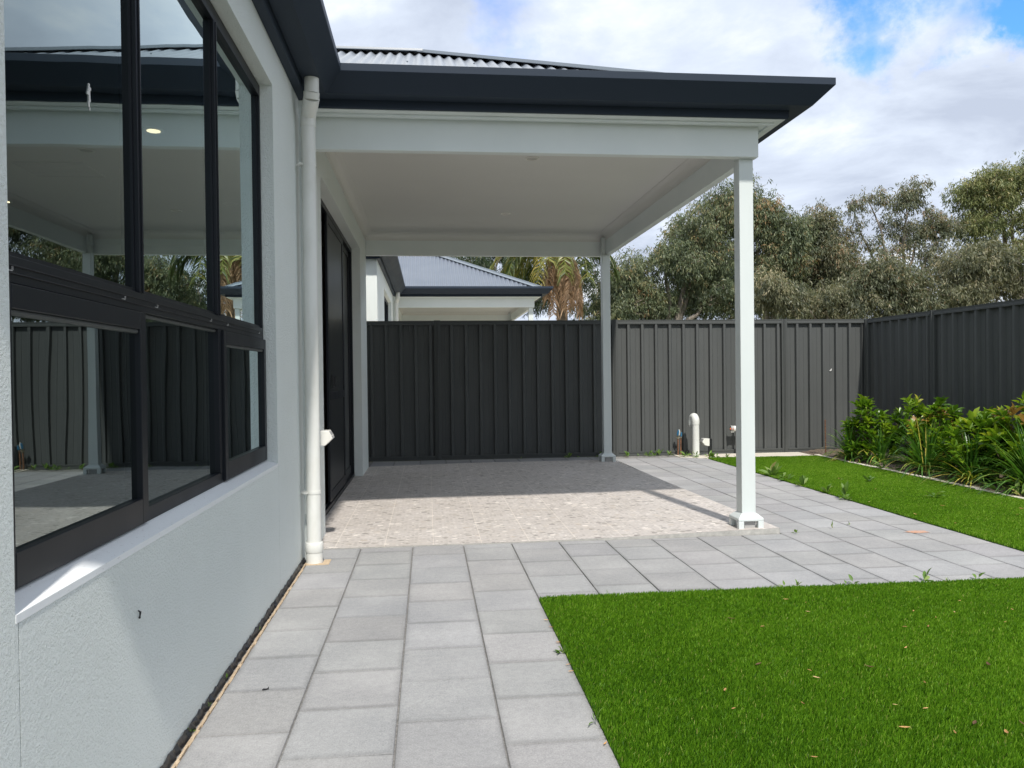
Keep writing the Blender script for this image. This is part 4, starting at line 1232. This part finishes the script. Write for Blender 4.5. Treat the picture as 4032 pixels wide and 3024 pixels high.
# ------------------------------------------------------------------ palm
pr_ = np.random.RandomState(41)
palm = empty('palm_tree', (4.35, 25.5, 0), 'palm tree with arching yellow green fronds and dead brown ones, beyond the neighbouring patio', 'palm')
HX, HY, HZ = 4.35, 25.5, 5.35
MB().tube([(HX, HY, -0.1), (HX + 0.05, HY, 2.5), (HX, HY, HZ - 0.3), (HX, HY, HZ + 0.1)], [0.24, 0.19, 0.17, 0.22], 14).build('trunk', M_PBARK, palm, smooth=True)


def frond(azm, elev, length, droop, mat, tone, name='frond', leafl=0.55):
    n = 34; p = np.array([HX, HY, HZ], float); d = np.array([math.cos(azm) * math.cos(elev), math.sin(azm) * math.cos(elev), math.sin(elev)])
    pts = [p.copy()]; step = length / n
    for k in range(n):
        d = d + np.array([0, 0, -droop * (0.5 + 1.4 * k / n)]) * step; d /= np.linalg.norm(d)
        p = p + d * step; pts.append(p.copy())
    mb = MB()
    mb.tube([tuple(q) for q in pts[::3]], [0.035 * (1 - 0.8 * i / 11) for i in range(len(pts[::3]))], 5, cap=False)
    mb.t = [0.75 if mat is M_PALM else 0.4] * len(mb.v)
    for k in range(4, n + 1):
        dd = pts[k] - pts[k - 1]; dd /= np.linalg.norm(dd)
        side = np.cross(dd, (0, 0, 1)); side /= np.linalg.norm(side) + 1e-6
        for s_ in (-1, 1):
            for h_ in (0, 0.5):
                L = leafl * (1 - 0.45 * abs(k / n - 0.45)) * pr_.uniform(0.8, 1.15)
                b0 = pts[k - 1] + (pts[k] - pts[k - 1]) * h_
                v = side * s_ * 0.75 + dd * 0.5 + np.array([0, 0, pr_.uniform(-0.35, 0.25)]); v /= np.linalg.norm(v)
                m_ = b0 + v * L * 0.45; m_[2] -= 0.06 * L
                e_ = m_ + (v * 0.6 + dd * 0.35 + np.array([0, 0, -0.65])) * L * 0.55
                wv = np.cross(v, pr_.normal(0, 1, 3)); wv /= np.linalg.norm(wv); wv *= 0.016
                tn = float(np.clip(tone + pr_.normal(0, 0.14), 0, 1))
                mb.add([tuple(b0 - wv), tuple(b0 + wv), tuple(m_ + wv), tuple(m_ - wv), tuple(e_)], [(0, 1, 2, 3), (3, 2, 4)], tn)
    return mb.build(name, mat, palm, fix=False)


for i in range(34):
    az = 2 * math.pi * i / 34 + pr_.uniform(-0.1, 0.1)
    frond(az, pr_.uniform(0.0, 1.2), pr_.uniform(2.4, 3.3) * (0.72 if math.cos(az) > 0.6 else 1.0), pr_.uniform(0.50, 0.85), M_PALM, pr_.uniform(0.2, 0.9))
for i in range(14):
    az = pr_.uniform(math.pi * 1.15, math.pi * 1.95)
    frond(az, pr_.uniform(-0.9, -0.5), pr_.uniform(1.7, 2.5), 1.6, M_PALMD, pr_.uniform(0.2, 0.8), 'dead_frond', 0.42)

# ------------------------------------------------------------------ shrubs and strappy plants in the bed


def broad_leaves(P, D, L, W, r, fold=0.25, curl=0.25):
    n = len(P)
    up = np.array([0, 0, 1.0]) + r.normal(0, 0.25, (n, 3))
    s = np.cross(D, up); s /= np.linalg.norm(s, axis=1)[:, None] + 1e-9
    nn = np.cross(s, D)
    a_ = P + D * (L * 0.38)[:, None]; b_ = P + D * (L * 0.72)[:, None]; t = P + D * L[:, None]
    t = t - nn * (L * curl)[:, None] * 0.6; b_ = b_ - nn * (L * curl)[:, None] * 0.2
    w1 = (W * 0.5)[:, None]; w2 = (W * 0.40)[:, None]
    f = nn * (W * fold)[:, None]
    V = np.stack([P, a_ - s * w1 + f, b_ - s * w2 + f, t, b_ + s * w2 + f, a_ + s * w1 + f, a_, b_], 1)
    b = np.arange(n)[:, None] * 8
    F = np.concatenate([b + np.array([0, 6, 1, 0]) * 0 + np.array([0, 1, 2, 7]), b + np.array([0, 7, 4, 5]), b + np.array([7, 2, 3, 3]) * 0 + np.array([7, 2, 3, 4])], 1).reshape(-1, 4)
    return V.reshape(-1, 3), F


def shrub(label, x, y, h, w, seed, nros=64, lsize=0.10):
    r = np.random.RandomState(seed)
    root = empty('broadleaf_shrub', (x, y, 0.02), label, 'shrub', 'glossy broad leaved shrubs in the garden bed')
    st_ = MB(); Ps = []; Ds = []; Ts = []
    for i in range(nros):
        az = r.uniform(0, 2 * math.pi); q = math.sqrt(r.uniform(0, 1))
        zz = h * r.uniform(0.22, 1.0)
        rad = w * (0.45 + 0.55 * math.sin(math.pi * min(1, zz / h * 0.8 + 0.15)))
        e = np.array([x + math.cos(az) * rad * q, y + math.sin(az) * rad * q, zz * (1.0 - 0.22 * q * q)])
        b0 = np.array([x + r.normal(0, 0.03), y + r.normal(0, 0.03), 0.0]); m_ = b0 * 0.45 + e * 0.55; m_[2] *= 0.85
        if i % 2 == 0: st_.tube([tuple(b0), tuple(m_), tuple(e)], [0.007, 0.0045, 0.003], 5, cap=False)
        axis = np.array([math.cos(az) * q * 0.7, math.sin(az) * q * 0.7, 0.9]); axis /= np.linalg.norm(axis)
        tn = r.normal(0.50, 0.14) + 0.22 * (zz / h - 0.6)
        if r.uniform() < 0.05: tn += 0.35
        for lv in range(3):
            for k in range(4 if lv else 3):
                t = 2 * math.pi * k / 4 + lv * 0.8 + r.uniform(-0.3, 0.3)
                perp1 = np.cross(axis, (0.3, 0.9, 0.1)); perp1 /= np.linalg.norm(perp1); perp2 = np.cross(axis, perp1)
                out_ = perp1 * math.cos(t) + perp2 * math.sin(t)
                d = out_ * (0.5 + 0.35 * lv) + axis * (1.0 - 0.32 * lv) + r.normal(0, 0.1, 3); d /= np.linalg.norm(d)
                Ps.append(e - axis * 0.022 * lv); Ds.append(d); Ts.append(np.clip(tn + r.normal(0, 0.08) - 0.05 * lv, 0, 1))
    P = np.array(Ps); D = np.array(Ds); n = len(P)
    L = lsize * r.uniform(0.6, 1.15, n); W = L * r.uniform(0.36, 0.46, n)
    V, F = broad_leaves(P, D, L, W, r)
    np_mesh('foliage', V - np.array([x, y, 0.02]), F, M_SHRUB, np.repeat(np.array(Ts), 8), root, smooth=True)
    st_.build('stems', M_STEM, root, fix=False)
    return root


shrub('leftmost glossy shrub in the garden bed, in front of the lit back fence corner', 5.33, 9.10, 0.78, 0.28, 51, 62, 0.110)
shrub('second glossy shrub from the left in the bed, with some reddish top leaves', 5.66, 8.72, 0.78, 0.28, 52, 56, 0.105)
shrub('glossy shrub in the middle of the bed, directly behind the largest strappy clump', 5.56, 8.10, 0.84, 0.30, 53, 60, 0.115)
shrub('low glossy shrub with bronze young leaves, right of the middle shrub', 5.42, 7.33, 0.68, 0.32, 54, 58, 0.125)
shrub('large leaved glossy shrub standing highest at the right edge of the view', 5.56, 6.86, 0.84, 0.36, 55, 72, 0.14)
shrub('glossy shrub at the back of the bed against the dark side fence', 5.78, 7.70, 0.70, 0.30, 56, 60, 0.11)
shrub('glossy shrub continuing the bed beyond the right edge of the view', 5.55, 6.15, 0.82, 0.34, 57, 76, 0.13)


def strap_blade(mb, x, y, z, az, elev, L, w, droop, tone, seg=7):
    p = Vector((x, y, z)); d = Vector((math.cos(az) * math.cos(elev), math.sin(az) * math.cos(elev), math.sin(elev)))
    side = Vector((-math.sin(az), math.cos(az), 0)); vs = []
    for k in range(seg + 1):
        t = k / seg; ww = w * (0.75 + 0.25 * min(1, t * 4)) * (1 - t ** 3 * 0.9) / 2
        vs.append(tuple(p - side * ww + Vector((0, 0, ww * 0.5)))); vs.append(tuple(p + side * ww + Vector((0, 0, ww * 0.5))))
        d = (d + Vector((0, 0, -droop * (0.35 + t) / seg))).normalized(); p = p + d * (L / seg)
        if p.z < 0.012: p.z = 0.012
    mb.add(vs, [(2 * k, 2 * k + 1, 2 * k + 3, 2 * k + 2) for k in range(seg)], tone)


def strappy(label, x, y, h, seed, n=95, yellow=0.12, w=0.012):
    r = random.Random(seed)
    mb = MB()
    for i in range(n):
        az = r.uniform(0, 2 * math.pi); el = r.uniform(0.45, 1.5); L = h * r.uniform(0.75, 1.25)
        tn = min(0.86, max(0, r.gauss(0.5, 0.17)))
        if r.random() < yellow: tn = r.uniform(0.86, 0.99); el *= 0.6
        strap_blade(mb, x + r.gauss(0, 0.022), y + r.gauss(0, 0.022), 0.012, az, el, L, w * r.uniform(0.7, 1.2), r.uniform(0.9, 2.1), tn)
    o = mb.build('strappy_plant', M_STRAP, fix=False)
    return tag(o, label, 'plant', 'strappy tufted plants along the front of the garden bed')


strappy('strappy tuft at the left end of the garden bed with drooping yellow outer blades', 5.18, 9.20, 0.46, 61, 150, 0.22, 0.016)
strappy('smaller blue green strappy tuft between the two left shrubs', 5.34, 8.84, 0.46, 62, 110, 0.05, 0.015)
strappy('largest strappy tuft in the middle of the bed with two upright yellow blades', 5.30, 7.92, 0.62, 63, 210, 0.10, 0.017)
strappy('spreading strappy tuft with many pale yellow outer blades, right of the largest tuft', 5.24, 7.10, 0.50, 64, 190, 0.25, 0.017)
strappy('dark green strappy tuft at the right edge of the view', 5.30, 6.42, 0.60, 65, 190, 0.05, 0.017)
strappy('strappy tuft beyond the right edge of the view', 5.28, 5.6, 0.5, 66, 90, 0.1)
yb = MB()
for (x, y, az, el, L) in ((5.20, 7.80, 2.0, 1.45, 0.62), (5.24, 7.84, 0.9, 1.40, 0.60), (5.16, 7.70, 3.0, 1.5, 0.13), (5.18, 7.69, 0.5, 1.45, 0.14)):
    strap_blade(yb, x, y, 0.01, az, el, L, 0.014, 0.35, 0.96)
tag(yb.build('yellow_blades', M_STRAP, fix=False), 'a few upright yellow blades rising from the largest strappy tuft', 'leaf blades')
tag(MB().tube([(5.10, 8.95, 0.02), (5.16, 9.0, 0.16), (5.26, 9.06, 0.30)], [0.016, 0.014, 0.010], 8).build('old_stump_branch', M_STEM), 'short dark leaning stick among the leftmost plants', 'stick')


# ------------------------------------------------------------------ weeds


def weed(x, y, size, seed, label, group, leaves=6, upright=0.6, z=0.0, name='weed', slim=0.34):
    r = np.random.RandomState(seed)
    size *= 0.8
    root = MB(); P = []; D = []; L = []
    for i in range(leaves):
        az = r.uniform(0, 2 * math.pi); el = r.uniform(0.2, 1.3) * (0.5 + upright * 0.7)
        q = r.uniform(0.0, 0.5) * size
        d = np.array([math.cos(az) * math.cos(el), math.sin(az) * math.cos(el), math.sin(el)]); 
        P.append(np.array([x + d[0] * q * 0.5 + r.normal(0, size * .06), y + d[1] * q * 0.5 + r.normal(0, size * .06), z + 0.002 + q * d[2] * 0.8])); D.append(d); L.append(size * r.uniform(0.5, 1.0))
    P = np.array(P); D = np.array(D); L = np.array(L); W = L * slim * r.uniform(0.7, 1.2, len(L))
    V, F = broad_leaves(P, D, L, W, r, 0.2, 0.3)
    T = np.repeat(np.clip(r.normal(0.5, 0.22, len(L)), 0, 0.95), 8)
    o = np_mesh(name, V, F, M_WEED, T)
    return tag(o, label, 'weed', group)


sd_ = 100
for (x, y, s, n) in ((1.85, 10.33, 0.10, 12), (1.98, 10.35, 0.05, 5), (2.30, 10.34, 0.13, 12), (2.64, 10.31, 0.11, 12), (2.80, 10.33, 0.06, 5), (2.93, 10.32, 0.11, 12), (3.03, 10.34, 0.09, 9), (3.22, 10.31, 0.10, 12), (3.10, 10.36, 0.12, 7), (1.2, 10.35, 0.05, 4)):
    sd_ += 1; weed(x, y, s, sd_, {1.85: 'weed in the patio shade at the fence foot, farther left of the far post', 1.98: 'tiny sprout in the patio shade beside the leafy weed at the fence foot', 2.30: 'bright leafy weed just left of the far patio post at the fence foot',
                                 2.64: 'first lit weed right of the far patio post at the fence foot', 2.80: 'smallest lit weed at the fence foot, between the two bushier ones', 2.93: 'lit weed at the fence foot, midway between far post and copper tap pipes',
                                 3.03: 'ragged weed touching the one midway along the lit fence foot', 3.22: 'spreading weed at the fence foot just left of the copper tap pipes', 3.10: 'tall stalked weed against the lit fence bottom rail', 1.2: 'tiny sprout under the dark middle of the back fence'}[x], 'weeds along the foot of the back fence', n)
for (x, y, s, n, lb) in ((3.40, 10.16, 0.14, 12, 'tall thin weed left of the vent pipe, in front of the tap'), (3.50, 10.03, 0.11, 11, 'curly leafed weed right at the foot of the white vent pipe'), (3.62, 9.90, 0.13, 14, 'bushiest weed below the low outlet post, at the corner of the lawn strip'),
                         (3.70, 9.86, 0.10, 12, 'leafy weed just right of the low outlet post'), (3.84, 9.84, 0.09, 9, 'weed on the concrete pad edge left of the near patio post'), (3.98, 9.84, 0.06, 6, 'tiny weed on the concrete pad edge nearest the near patio post')):
    sd_ += 1; weed(x, y, s, sd_, lb, 'weeds round the vent pipe', n)
for (x, y, s, n, u) in ((3.62, 8.02, 0.19, 14, 0.8), (3.64, 7.80, 0.13, 10, 0.4), (3.62, 7.68, 0.15, 10, 0.3), (3.60, 7.28, 0.16, 11, 0.9), (3.60, 6.83, 0.12, 11, 0.5), (3.59, 6.49, 0.16, 10, 0.9), (3.58, 6.42, 0.08, 12, 0.3)):
    sd_ += 1; weed(x, y, s, sd_, {8.02: 'big round leaved weed on the strip edge, just right of the near patio post', 7.80: 'second weed from the near patio post along the strip edge', 7.68: 'broad leaved weed with leaves spread over the pavers at the strip edge',
                                 7.28: 'tall spiky weed on the strip edge, midway between post and dust stain', 6.83: 'low weed on the strip edge between the two tall spiky ones', 6.49: 'tall spiky weed on the strip edge nearest the camera', 6.42: 'flat little weed nearest the camera on the strip edge'}[y], 'weeds along the edge of the lawn strip', n, u)
weed(4.32, 7.35, 0.12, 201, 'round leaved weed standing in the lawn strip, nearer the back fence', None, 7, 0.5, 0.02, slim=0.5)
weed(4.31, 6.33, 0.13, 202, 'flat spreading weed in the lawn strip, nearer the camera', None, 12, 0.1, 0.02, slim=0.3)
weed(4.08, 7.46, 0.05, 203, 'tiny pale sprout in the lawn strip left of the round leaved weed', None, 4, 0.5, 0.02)
for (x, y, s, n) in ((2.82, 5.27, 0.07, 3), (2.49, 5.14, 0.06, 4), (3.01, 5.39, 0.04, 3)):
    sd_ += 1; weed(x, y, s, sd_, {2.82: 'little two leaved weed in a paving joint, right of the near patio post', 2.49: 'dark little weed in a paving joint at the patio slab corner', 3.01: 'tiniest sprout in a paving joint beyond the two leaved weed'}[x], 'weeds in the paving joints', n, 1.0)
for (x, y, s, n) in ((2.14, 3.87, 0.05, 3), (2.18, 3.87, 0.065, 3), (2.39, 3.86, 0.04, 3), (2.57, 3.87, 0.09, 5), (2.70, 3.86, 0.04, 3), (2.87, 3.87, 0.09, 4), (1.81, 3.87, 0.05, 3), (1.88, 3.87, 0.05, 3), (0.88, 3.87, 0.03, 4)):
    sd_ += 1; weed(x, y, s, sd_, {2.14: 'left one of the pair of upright weeds at the far lawn edge', 2.18: 'right one of the pair of upright weeds at the far lawn edge', 2.39: 'short sprout at the far lawn edge, right of the upright pair', 2.57: 'tallest two leaved weed at the far lawn edge',
                                 2.70: 'low weed just right of the tallest one at the far lawn edge', 2.87: 'upright weed at the far lawn edge nearest the right of the view', 1.81: 'low round weed at the far lawn edge, left one of two', 1.88: 'low round weed at the far lawn edge, right one of two', 0.88: 'tiny sprout at the far lawn edge near the lawn corner'}[x], 'weeds along the far edge of the front lawn', n, 1.1)
weed(0.515, 3.08, 0.055, 230, 'bushy little weed on the left edge of the front lawn, farther one', None, 14, 0.6)
weed(0.515, 2.46, 0.065, 231, 'feathery weed on the left edge of the front lawn, nearer one', None, 9, 1.0, slim=0.12)
for i, (x, y, s, n, u) in enumerate(((5.06, 8.32, 0.18, 9, 0.6), (5.12, 8.22, 0.13, 8, 0.1), (5.10, 7.55, 0.12, 5, 0.9), (5.14, 7.35, 0.10, 8, 0.1), (5.08, 6.80, 0.13, 3, 1.0), (5.06, 6.55, 0.17, 10, 0.5), (5.06, 6.28, 0.17, 9, 0.7), (5.05, 6.40, 0.12, 8, 0.4),
                                    (5.12, 7.8, 0.09, 8, .2), (5.2, 9.55, 0.10, 9, .4), (5.35, 9.75, 0.10, 9, .4), (5.12, 8.6, .09, 7, .2))):
    sd_ += 1; weed(x, y, s, sd_, ['large jagged weed leaning over the kerb between the first and largest strappy tufts', 'flat weed just right of the large jagged one at the kerb', 'upright weed at the foot of the largest strappy tuft', 'flat weed right of the largest strappy tuft',
                                 'single tall leaved weed at the kerb in front of the pale yellow tuft', 'wide bright weed spilling over the kerb near the right edge of the view', 'broad leaved weed at the kerb nearest the right edge of the view', 'low weed between the two wide ones at the kerb',
                                 'small flat weed under the blades of the largest strappy tuft', 'small weed beside the rusty stake', 'small weed at the back corner of the bed by the fence', 'little flat weed under the blue green strappy tuft'][i], 'weeds along the kerb of the garden bed', n, u, 0.015)
for (x, y, s) in ((-0.752, 3.55, 0.02), (-0.752, 2.98, 0.03), (-0.752, 2.55, 0.025), (-0.752, 2.75, 0.02)):
    sd_ += 1; weed(x, y, s, sd_, {3.55: 'farthest tiny green seedling in the dark gap along the wall', 2.98: 'yellow green seedling in the wall gap, second from the downpipe', 2.55: 'tiny green seedling in the wall gap nearest the camera', 2.75: 'tiny green seedling in the wall gap, second from the camera'}[y], 'seedlings in the gap along the wall', 4, 0.9)

# ------------------------------------------------------------------ fallen leaves and crumbs


def dry_leaf(x, y, z, L, tone, seed, label, group):
    r = random.Random(seed)
    az = r.uniform(0, 2 * math.pi); W = L * r.uniform(0.2, 0.38); c = r.uniform(0.2, 0.6)
    mb = MB(); vs = []; n = 6
    for k in range(n + 1):
        t = k / n; ww = W * math.sin(math.pi * min(1, 0.06 + t * 0.92)) ** 0.8 / 2
        zz = z + c * L * (t - 0.5) ** 2 + 0.002
        for s_ in (-1, 0, 1):
            lx = (t - 0.5) * L; ly = s_ * ww
            vs.append((x + lx * math.cos(az) - ly * math.sin(az), y + lx * math.sin(az) + ly * math.cos(az), zz + abs(s_) * ww * 0.5))
    fs = []
    for k in range(n):
        for j in range(2): fs.append((k * 3 + j, k * 3 + j + 1, k * 3 + j + 4, k * 3 + j + 3))
    mb.add(vs, fs, tone)
    tag(mb.build('fallen_leaf', M_DRY, fix=False, smooth=True), label, 'leaf', group)


front = [(1.76, 3.54), (1.7, 3.4), (1.69, 3.6), (1.41, 3.23), (2.17, 3.34), (2.21, 3.24), (2.0, 3.14), (2.1, 3.13), (2.34, 3.3), (2.48, 3.46), (2.46, 3.14), (1.37, 2.73), (1.0, 2.6), (0.97, 2.45), (1.71, 2.57),
         (1.5, 2.41), (1.58, 2.37), (1.43, 2.25), (1.56, 2.2), (1.71, 2.18), (1.07, 2.11), (1.21, 2.46), (1.36, 2.66), (2.62, 3.3), (1.85, 2.9)]
for i, (x, y) in enumerate(front):
    L = 0.016 + 0.010 * ((i * 7) % 5) / 4
    if y < 2.3: L *= 1.25
    dry_leaf(x, y, 0.020, L, 0.4 + 0.5 * ((i * 13) % 7) / 6, 300 + i, 'small dry orange brown leaf lying on the front lawn', 'dry leaves on the front lawn')
for i, (x, y) in enumerate([(1.32, 3.35), (1.21, 2.81), (1.66, 2.25), (2.04, 2.69), (1.6, 2.73), (1.8, 2.22)]):
    dry_leaf(x, y, 0.021, 0.036, 0.12, 340 + i, ['dark curled leaf near the far left part of the front lawn', 'flat black leaf alone in the left middle of the front lawn', 'dark leaf near the bottom edge of the view on the lawn', 'dark curved leaf at the right side of the front lawn', 'brown curled leaf in the middle right of the front lawn', 'dark leaf in the bottom right corner of the view'][i], 'dark curled leaves on the front lawn')
for i, (x, y) in enumerate([(4.1, 5.92), (4.39, 5.47), (3.72, 5.23), (4.6, 5.69), (3.66, 5.6), (4.14, 7.6), (4.1, 6.87), (3.64, 6.2)]):
    dry_leaf(x, y, 0.019, 0.042 if i in (0, 3, 4) else 0.025, 0.5 + 0.06 * i, 360 + i, ['larger orange leaf on the strip, level with the brick dust smear', 'dry leaf on the strip farther right, toward the kerb', 'dry leaf on the strip edge nearest the camera', 'pale dry leaf on the strip closest to the kerb at the right', 'leaf at the strip edge above the brick dust smear', 'tiny leaf on the strip beside the tiny pale sprout', 'small leaf in the middle of the strip between the two lawn weeds', 'small leaf at the strip edge beside the paving'][i], 'dry leaves on the lawn strip')
for i, (x, y) in enumerate([(0.522, 3.4), (0.520, 3.2), (0.517, 2.95), (0.514, 2.88), (0.512, 2.3), (0.515, 3.5)]):
    dry_leaf(x, y, 0.004, 0.022, 0.5 + 0.07 * i, 380 + i, ['orange leaf on the left lawn edge, second from the lawn corner', 'orange leaf on the left lawn edge, above the bushy weed', 'orange leaf on the left lawn edge, just below the bushy weed', 'second leaf below the bushy weed on the left lawn edge', 'leaf on the left lawn edge nearest the camera', 'leaf on the left lawn edge closest to the lawn corner'][i], 'dry leaves along the lawn edge')
tag(MB().tube([(-0.600, 2.865, 0.003), (-0.596, 2.862, 0.006), (-0.587, 2.866, 0.004), (-0.580, 2.868, 0.006), (-0.580, 2.872, 0.010)], [0.002, 0.003, 0.003, 0.0025, 0.0015], 7).build('dropping', M_BPL, smooth=True),
    'small dark curled dropping on the pavers near the wall', 'debris')
tag(MB().tube([(WX + 0.001, 2.151, 0.505), (WX + 0.006, 2.153, 0.500), (WX + 0.005, 2.152, 0.490), (WX + 0.003, 2.155, 0.484)], [0.0015, 0.003, 0.002, 0.003], 7).build('insect_cocoon', M_BPL, smooth=True),
    'tiny dark curled cocoon stuck on the rendered wall below the window', 'cocoon')
